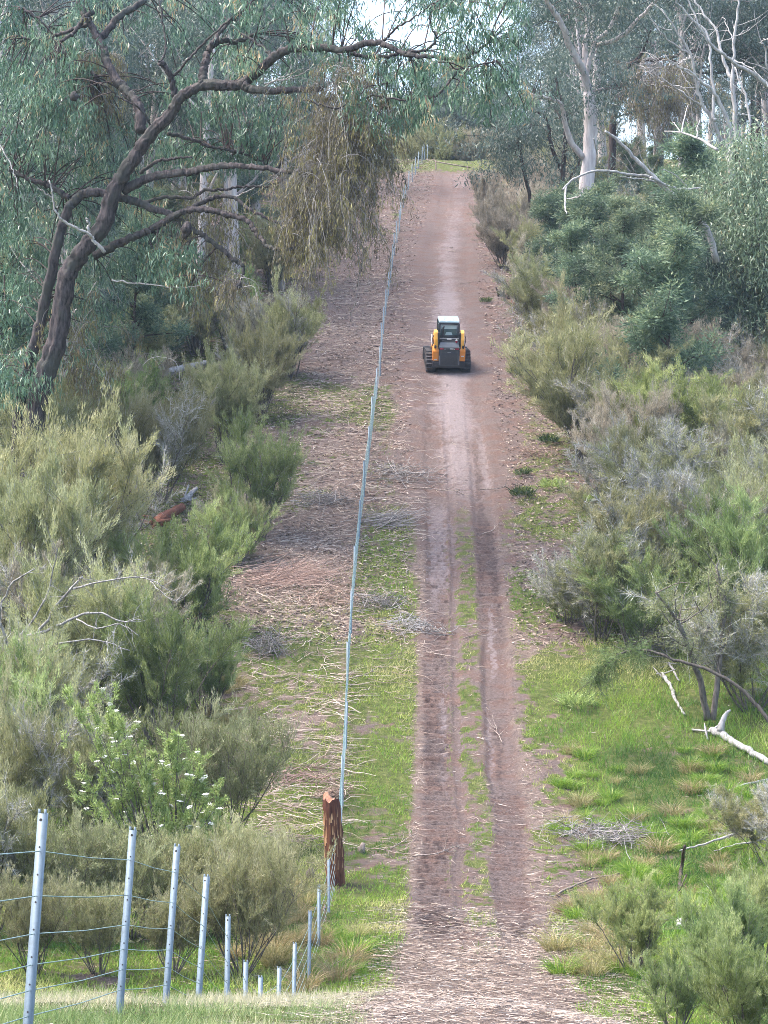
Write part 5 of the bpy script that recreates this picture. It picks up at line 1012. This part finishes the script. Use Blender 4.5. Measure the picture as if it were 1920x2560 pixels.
for px, py, rz, sc, k, lab in [(1240, 1325, .62, 1.0, 0, 'straight pale stick slanting across the middle of the track between the ruts'), (1170, 1345, .15, .9, 1, 'short stick lying level across the inner rut above the slanting one'), (1200, 1590, .55, .9, 4, 'forked twig lying between the ruts level with the grass tuft edge'), (1255, 1830, 1.45, .9, 4, 'forked pale twig lying lengthwise in the rut farther from the fence'),
                               (1365, 1600, -1.0, .75, 0, 'bent bleached stick on the grass just beyond the outer rut'), (1320, 1612, .25, .9, 1, 'straight bleached stick on the grass beside the bent one'), (1385, 1628, .5, .8, 3, 'short bleached stick near the grey tea-tree, below the bent one'), (1260, 1228, .05, 1.2, 0, 'long thin stick lying level across the track below the weeds'),
                               (1225, 1735, .9, .6, 3, 'small curved twig in the churned rut at mid slope'), (1110, 2140, .3, 1.0, 0, 'pale stick across the muddy rut end nearest the fence'), (1150, 2225, -.4, .9, 1, 'thin stick lying on the dark mud between the rut ends'), (1270, 2245, .5, .6, 3, 'bright short twig over the tread marks at the rut end'),
                               (1150, 2505, .05, 1.1, 2, 'large twiggy branch lying across the straw in the foreground'), (990, 2530, -.5, .9, 0, 'dark bare branch lying in the foreground straw nearest the fence'), (1270, 2470, -.3, .8, 1, 'thin grey branch on the foreground straw beside the grass'), (1340, 2390, -.4, .7, 3, 'short stick at the straw edge in the gully'),
                               (930, 1690, .55, .9, 0, 'pale curved branch beside the grey brush, above the vivid grass'), (1085, 1620, -.5, 1.2, 2, 'grey bent branch at the rut edge beside the white bark heap'), (1110, 1225, -.15, 1.1, 2, 'branch lying by the rut level with the dark weeds'), (1020, 880, .2, .8, 1, 'pale stick between the fence and the loader'),
                               (1015, 2110, 1.1, .9, 4, 'pale twiggy brush piece on the grass between fence and ruts'), (1190, 590, -.4, 1.0, 1, 'white short stick on the track near its top'), (1060, 470, -.3, 1.3, 0, 'pale stick lying by the fence near the crest'), (1185, 545, -.6, .8, 3, 'bright stick on the upper track beneath the brown scrub')]:
    lay(px, py, lab, rz, sc, k, 'loose sticks along the track')
areas = [('pinkish bare stick lying in the litter strip uphill of the stick pile, behind the fence', 'sticks in the litter strip', 44, lambda: (rng.uniform(690, 910), rng.uniform(900, 1420))), ('bare stick lying on the patchy grass behind the fence, downhill of the stick pile', 'sticks on the patchy grass', 26, lambda: (rng.uniform(640, 860), rng.uniform(1500, 2120))),
         ('grey fallen branch on the ground between the fence and the ruts', 'branches between fence and ruts', 24, lambda: (rng.uniform(945, 1075), rng.uniform(1060, 1700))), ('stick lying on the brown ground uphill of the loader, along the track', 'sticks uphill of the loader', 22, lambda: (rng.uniform(1060, 1260), rng.uniform(520, 880))),
         ('stick lying at the scrub edge downhill of the loader, beyond the ruts', 'sticks at the scrub edge', 22, lambda: (rng.uniform(1270, 1480), rng.uniform(820, 1560))), ('stick lying on the leaf litter beneath the mistletoe curtain', 'sticks beneath the mistletoe', 18, lambda: (rng.uniform(760, 960), rng.uniform(560, 900))),
         ('pale stick lying in the dry straw beside the timber strainer or the brow', 'sticks near the strainer', 20, lambda: (rng.uniform(640, 1060), rng.uniform(2020, 2520)))]
for lab, grp, n, f in areas:
    for q in range(n): px, py = f(); lay(px, py, lab, rng.normal() * .9 + (math.pi if rng.uniform() < .5 else 0), rng.uniform(.35, .85), rng.integers(5), grp)

M['brushgrey'] = leafmat('grey_brush', [(0, (.07, .06, .055)), (.5, (.18, .16, .145)), (1, (.40, .37, .35))], trans=0, var=.1, hue=.01, rough=.8)
M['redstick'] = leafmat('red_brown_stick', [(0, (.10, .06, .045)), (.5, (.26, .17, .135)), (1, (.46, .34, .28))], trans=0, var=.1, hue=.01, rough=.8)
def brush_pile(lab, px, py, n, ln, rad, mat, hgt=.35, flat=.25, dirz=None):
    n = int(n * 1.5); ln *= .72; hgt *= .6; flat *= .6; mat = 'brushgrey' if mat == 'greytwig' else 'redstick' if mat == 'stick' else mat
    p = gp(px, py); o = thing('brush_pile', lab, 'brush pile', p); mb = MB(); r = np.random.default_rng(px + py)
    for q in range(n):
        a = r.uniform(0, 6.3) if dirz is None else dirz + r.normal() * .3; d = np.array([math.cos(a), math.sin(a), 0]); c = np.array([r.normal() * rad, r.normal() * rad * .8, 0]); sl_ = float(ground(p[0] + c[0], p[1] + c[1]) - p[2])
        L_ = ln * r.uniform(.4, 1.2); c = c + (0, 0, sl_ + r.uniform(.03, hgt)); d = norm(d + (0, 0, .27 * d[1] + r.normal() * flat)); P = grow(r, c - d * L_ / 2, d, L_, 5, .13); g0 = ground(P[:, 0] + p[0], P[:, 1] + p[1]) - p[2]; P[:, 2] = np.maximum(P[:, 2], g0 + .015)
        tube(mb, P, np.linspace(.0095, .003, 6) * r.uniform(.5, 1.4), 3, cap=False, tint=r.uniform(.1, 1))
    mb.obj('sticks', M[mat], o)
brush_pile('wide pile of reddish brown sticks lying across the litter strip behind the fence', 745, 1455, 190, 2.3, .5, 'redstick', .38, .06, 0.05)
brush_pile('heap of splintered pink sticks just downhill of the wide stick pile', 825, 1500, 170, .9, .55, 'redstick', .25)
brush_pile('grey twiggy brush heap beside the fence, uphill of the vivid grass', 1000, 1195, 160, 1.3, .7, 'greytwig', .5)
brush_pile('grey long stemmed brush lying level beside the ruts', 985, 1310, 90, 2.0, .4, 'greytwig', .3, .06, .1)
brush_pile('white stripped bark and twig heap at the edge of the rut', 1035, 1570, 110, .9, .38, 'deadwood', .25)
brush_pile('grey brush tuft near the white bark heap, toward the fence', 945, 1520, 110, 1.0, .4, 'greytwig', .4)
brush_pile('bleached twig heap on the grass beside the muddy rut end', 1510, 2105, 220, 1.0, .5, 'greytwig', .45)
brush_pile('pinkish stick litter heap on the grass uphill of the timber strainer', 735, 1950, 100, 1.0, .5, 'stick', .2)
brush_pile('straw coloured trash heap right behind the timber strainer top', 830, 1995, 90, .6, .22, 'stick', .35)
brush_pile('grey brush on the litter strip, level with the open tea-tree', 815, 1260, 130, 1.4, .5, 'greytwig', .35)
brush_pile('pale fallen twig crown at the scrub edge beside the dark weeds', 1330, 1140, 50, .9, .3, 'stick', .4)
brush_pile('dead twig bundle standing in the mossy grass under the scrub', 670, 1640, 90, 1.1, .25, 'greytwig', .8, .9)
brush_pile('broken grey branches at the scrub edge, level with the loader', 1375, 985, 60, 1.4, .5, 'darkbark', .2, .06, .1)
brush_pile('pale cut branches beside the charred stumps', 1275, 735, 40, 1.2, .5, 'stick', .3)
brush_pile('dead silver brush on the grass below the sparse grey tea-tree', 1700, 1620, 160, 1.2, .5, 'greytwig', .6)

# ---------------------------------------------------------------- small weeds and grass tussocks
def weed_meshes(seed, n, h, mat, lean=.6, wd=.03):
    r = np.random.default_rng(seed); mb = MB(); a = r.uniform(0, 6.3, n); q = .55 * h * np.sqrt(r.uniform(size=n)); b = np.c_[q * np.cos(a), q * np.sin(a), r.uniform(0, .4, n) * h]
    diamonds(mb, b, np.c_[np.cos(a) * lean, np.sin(a) * lean, np.ones(n)] + r.normal(size=(n, 3)) * .4, r.uniform(.3, .7, n) * h, np.full(n, wd), np.clip(r.normal(.45, .2, n), 0, 1), .1, r); return mb.mesh('leaves', M[mat])
def tuss_mesh(seed, n, h, mat):
    r = np.random.default_rng(seed); mb = MB(); a = r.uniform(0, 6.3, n); q = .22 * np.sqrt(r.uniform(size=n)); b = np.c_[q * np.cos(a), q * np.sin(a), np.full(n, -.03)]; ln = r.uniform(.5, 1.1, n) * h; d = norm(np.c_[np.cos(a) * .5, np.sin(a) * .5, np.ones(n)] + r.normal(size=(n, 3)) * .28)
    tn = np.clip(r.normal(.5, .22, n), 0, 1); m = b + d * ln[:, None] * .55; strokes_seg = norm(np.cross(d, r.normal(size=(n, 3)))) * .006; d2 = norm(d + np.c_[np.cos(a), np.sin(a), -np.ones(n)] * .45)
    v = np.empty((n, 5, 3)); v[:, 0] = b - strokes_seg; v[:, 1] = b + strokes_seg; v[:, 2] = m + strokes_seg * .8; v[:, 3] = m - strokes_seg * .8; v[:, 4] = m + d2 * ln[:, None] * .5
    i = np.arange(n)[:, None] * 5; mb.add(v.reshape(-1, 3), quads=i + np.array([[0, 1, 2, 3]]), tris=i + np.array([[3, 2, 4]]), tint=np.repeat(tn, 5)); return mb.mesh('blades', M[mat])
WD = [weed_meshes(1, 220, .55, 'weed'), weed_meshes(2, 260, .7, 'daisy')]
for px, py, k, sc, lab in [(1215, 757, 0, .7, 'small dark weed clump on the slope uphill of the loader'), (1312, 938, 0, 1.0, 'flat dark weed clump at the track side just downhill of the loader'), (1285, 936, 0, .7, 'smaller dark weed beside the flat clump near the loader'), (1372, 1108, 0, .9, 'dark weed tuft in front of the scorched tea-tree'), (1306, 1245, 0, 1.0, 'low dark weed patch at the rut edge'), (1382, 1222, 1, .8, 'brightest bushy green weed in the clearing beside the ruts'), (1470, 1260, 1, .8, 'yellow green weed below the scorched tea-tree'), (1308, 1190, 0, .7, 'tiny dark weed uphill of the bushy green weed'), (1485, 1258, 0, .6, 'dark weed touching the yellow green one'), (1440, 1768, 1, .9, 'rounded dark green tuft standing in the vivid grass'), (1600, 1575, 1, .7, 'leafy green weed under the drooping tea-tree')]:
    p = gp(px, py); o = link('weed', WD[k]); o.location = Vector(p); o.rotation_euler = (0, 0, rng.uniform(0, 6)); o.scale = (sc * 1.15, sc * 1.15, sc * .85); setp(o, lab, 'weed', 'weeds beside the track')
TU = [tuss_mesh(1, 240, .55, 'drygrass'), tuss_mesh(2, 260, .5, 'grass'), tuss_mesh(3, 220, .7, 'drygrass')]
for lab, grp, n, f in [('dry yellow grass tussock in the gully between the timber strainer and the brown scrub', 'tussocks by the strainer', 26, lambda: (rng.uniform(580, 770), rng.uniform(2230, 2420), (0, 2)[rng.integers(2)])), ('yellow green tussock in the gully grass beside the straw covered track', 'tussocks beside the straw', 40, lambda: (rng.uniform(1390, 1640), rng.uniform(2250, 2450), rng.integers(3))),
                       ('long grass tussock in the bright green meadow below the scrub', 'tussocks in the bright grass', 95, lambda: (rng.uniform(1400, 1900), rng.uniform(1880, 2260), (1, 1, 0)[rng.integers(3)])), ('bleached grass tussock at the foot of the green tea-trees behind the fence', 'tussocks under the green tea-trees', 14, lambda: (rng.uniform(500, 640), rng.uniform(1640, 1860), (0, 2)[rng.integers(2)])),
                       ('grass tussock on the near side of the gully beside the fence', 'tussocks by the fence', 16, lambda: (rng.uniform(760, 900), rng.uniform(2330, 2480), rng.integers(3)))]:
    for q in range(n):
        px, py, k = f(); p = gp(px, py); o = link('grass_tussock', TU[k]); o.location = Vector(p); o.rotation_euler = (0, 0, rng.uniform(0, 6)); o.scale = (rng.uniform(.45, .95),) * 3; setp(o, lab, 'grass tussock', grp)

# ---------------------------------------------------------------- grass, straw and litter over the ground (uncountable)
def spread(n, y0, y1, pw, half=.185, pad=2.0):
    t = rng.uniform(size=n); y = (y0 ** pw + t * (y1 ** pw - y0 ** pw)) ** (1 / pw); x = rng.uniform(-1, 1, n) * (half * y + pad); return x, y
x, y = spread(1100000, 13, 92, .9); g, s, p, m = masks(x, y); clump = fbm(x * 2.2, y * 2.2, 61, 3)
uu = np.abs(x - xt(y)); pr = np.clip((g - .22) * 1.3, 0, 1) * (1 - .5 * (1 - smoothstep(1.0, 1.5, uu))) * smoothstep(.25, .6, clump + .1) * (1 - .55 * smoothstep(60, 90, y)); keep = rng.uniform(size=len(x)) < pr * .62
x, y, g, clump = x[keep], y[keep], g[keep], clump[keep]; z = ground(x, y); n = len(x)
hgt = rng.uniform(.05, .14, n) * (.4 + 1.5 * clump) * (1 + 1.3 * smoothstep(1.8, 4, x - xt(y)) * smoothstep(38, 48, y) * (1 - smoothstep(58, 70, y))); tone = np.clip(fbm(x * .5, y * .4, 71, 3) * 1.9 - .52 + .42 * smoothstep(52, 80, y) + .22 * (1 - smoothstep(1.0, 2.2, np.abs(x - xt(y)))) + .35 * (1 - smoothstep(22, 34, y)) + rng.normal(size=n) * .15, 0, 1)
bd = np.c_[rng.normal(size=n) * .55, rng.normal(size=n) * .55, np.ones(n)]; bw = rng.uniform(.010, .020, n)
for nm_, sel in (('grass', y >= 27), ('neargrass', y < 27)):
    mb = MB(); strokes(mb, np.c_[x, y, z - .01][sel], bd[sel], hgt[sel], bw[sel] * (1 if nm_ == 'grass' else .45), tone[sel]); o = mb.obj('grass', M[nm_]); setp(o, kind='stuff')
x, y = spread(420000, 13, 100, .9); g, s, p, m = masks(x, y); a, b, c = ruts(x - xt(y), y)
pr = np.clip(s * 1.15 - .55 * g, 0, 1) * (1 - .6 * np.clip(a + b, 0, 1)); keep = rng.uniform(size=len(x)) < pr * .55; x, y = x[keep], y[keep]; z = ground(x, y); n = len(x); az = rng.normal(size=n) * .8 + (rng.uniform(size=n) < .5) * math.pi
d = np.c_[np.cos(az), np.sin(az), .28 * np.sin(az) * smoothstep(46, 56, y) + rng.normal(size=n) * .09]
mb = MB(); strokes(mb, np.c_[x, y, z + rng.uniform(.005, .04, n)], d, rng.uniform(.10, .42, n) * (.45 + .55 * smoothstep(22, 40, y)), rng.uniform(.007, .015, n) * (.4 + .6 * smoothstep(22, 40, y)), np.clip(rng.normal(.55, .25, n), 0, 1)); o = mb.obj('straw_litter', M['litter']); setp(o, kind='stuff')
x, y = spread(190000, 14, 47, 1.0); u = x - xt(y); keep = rng.uniform(size=len(x)) < (1 - smoothstep(1.5, 2.8, np.abs(u - .3))) * (.45 + .55 * smoothstep(.35, .6, fbm(x * 1.5, y * 1.1, 81, 3))); x, y = x[keep], y[keep]; z = ground(x, y); n = len(x); az = rng.normal(size=n) * .7 + (rng.uniform(size=n) < .5) * math.pi
mb = MB(); strokes(mb, np.c_[x, y, z + rng.uniform(.005, .05, n)], np.c_[np.cos(az), np.sin(az), rng.normal(size=n) * .12], rng.uniform(.08, .32, n) * (.5 + .5 * smoothstep(22, 38, y)), rng.uniform(.005, .011, n) * (.5 + .5 * smoothstep(22, 38, y)), np.clip(rng.normal(.68, .25, n), 0, 1)); o = mb.obj('straw', M['litter']); setp(o, kind='stuff')
# finer dead leaves on the far slope
x, y = spread(330000, 66, 175, 1.0, .12, 0); x = x + xt(y) * .6; u = np.abs(x - xt(y)); g, s, p, m = masks(x, y); keep = rng.uniform(size=len(x)) < np.clip(.25 + s - .85 * (u < 1.6), 0, 1) * .7; x, y = x[keep], y[keep]; z = ground(x, y); n = len(x); az = rng.uniform(0, 6.3, n)
mb = MB(); diamonds(mb, np.c_[x, y, z + rng.uniform(.005, .03, n)], np.c_[np.cos(az), np.sin(az), .28 * np.sin(az) + rng.normal(size=n) * .15], rng.uniform(.08, .24, n), rng.uniform(.02, .05, n), np.clip(rng.normal(.42, .27, n), 0, 1)); o = mb.obj('leaf_litter', M['litter']); setp(o, kind='stuff')
# loose twigs in the strip behind the fence and between fence and ruts
mb = MB()
for q in range(4600):
    t = rng.uniform(); D = 52 + 68 * t ** 1.2; f = rng.uniform(-3.2, .2) if rng.uniform() < .72 else rng.uniform(.1, 2.0); xx = float(xf(D)) + f
    if f > 0 and (D < 62 or rng.uniform() < .4): continue
    dens = fbm(np.array(xx * .8), np.array(D * .5), 91, 3)
    if rng.uniform() > smoothstep(.35, .6, dens) + .12: continue
    L_ = rng.uniform(.25, 1.1); az = rng.normal() * .7; P = grow(rng, (xx, D, 0), (math.cos(az), math.sin(az), 0), L_, 3, .2); P[:, 2] = ground(P[:, 0], P[:, 1]) + rng.uniform(.01, .10) * np.array([1, .6, 1.3, .8]); tube(mb, P, np.linspace(.011, .004, 4) * rng.uniform(.5, 1.2), 3, cap=False, tint=rng.uniform(.3, 1))
o = mb.obj('twig_litter', M['litter']); setp(o, kind='stuff')
# crossbar of an old gate and pale ground at the crest
p = gp(1128, 428); o = thing('wooden_rail', 'low timber rail on short posts across the crest at the top of the track', 'rail', p); mb = MB()
tube(mb, [(-1.1, .6, .80), (.2, .6, .55), (1.3, .6, .38)], .04, 7, rough=.1); tube(mb, [(1.1, .6, -.3), (1.1, .6, .5)], .045, 7); tube(mb, [(-1.0, .6, -.3), (-1.0, .6, .85)], .045, 7); mb.obj('rail', M['stick'], o)
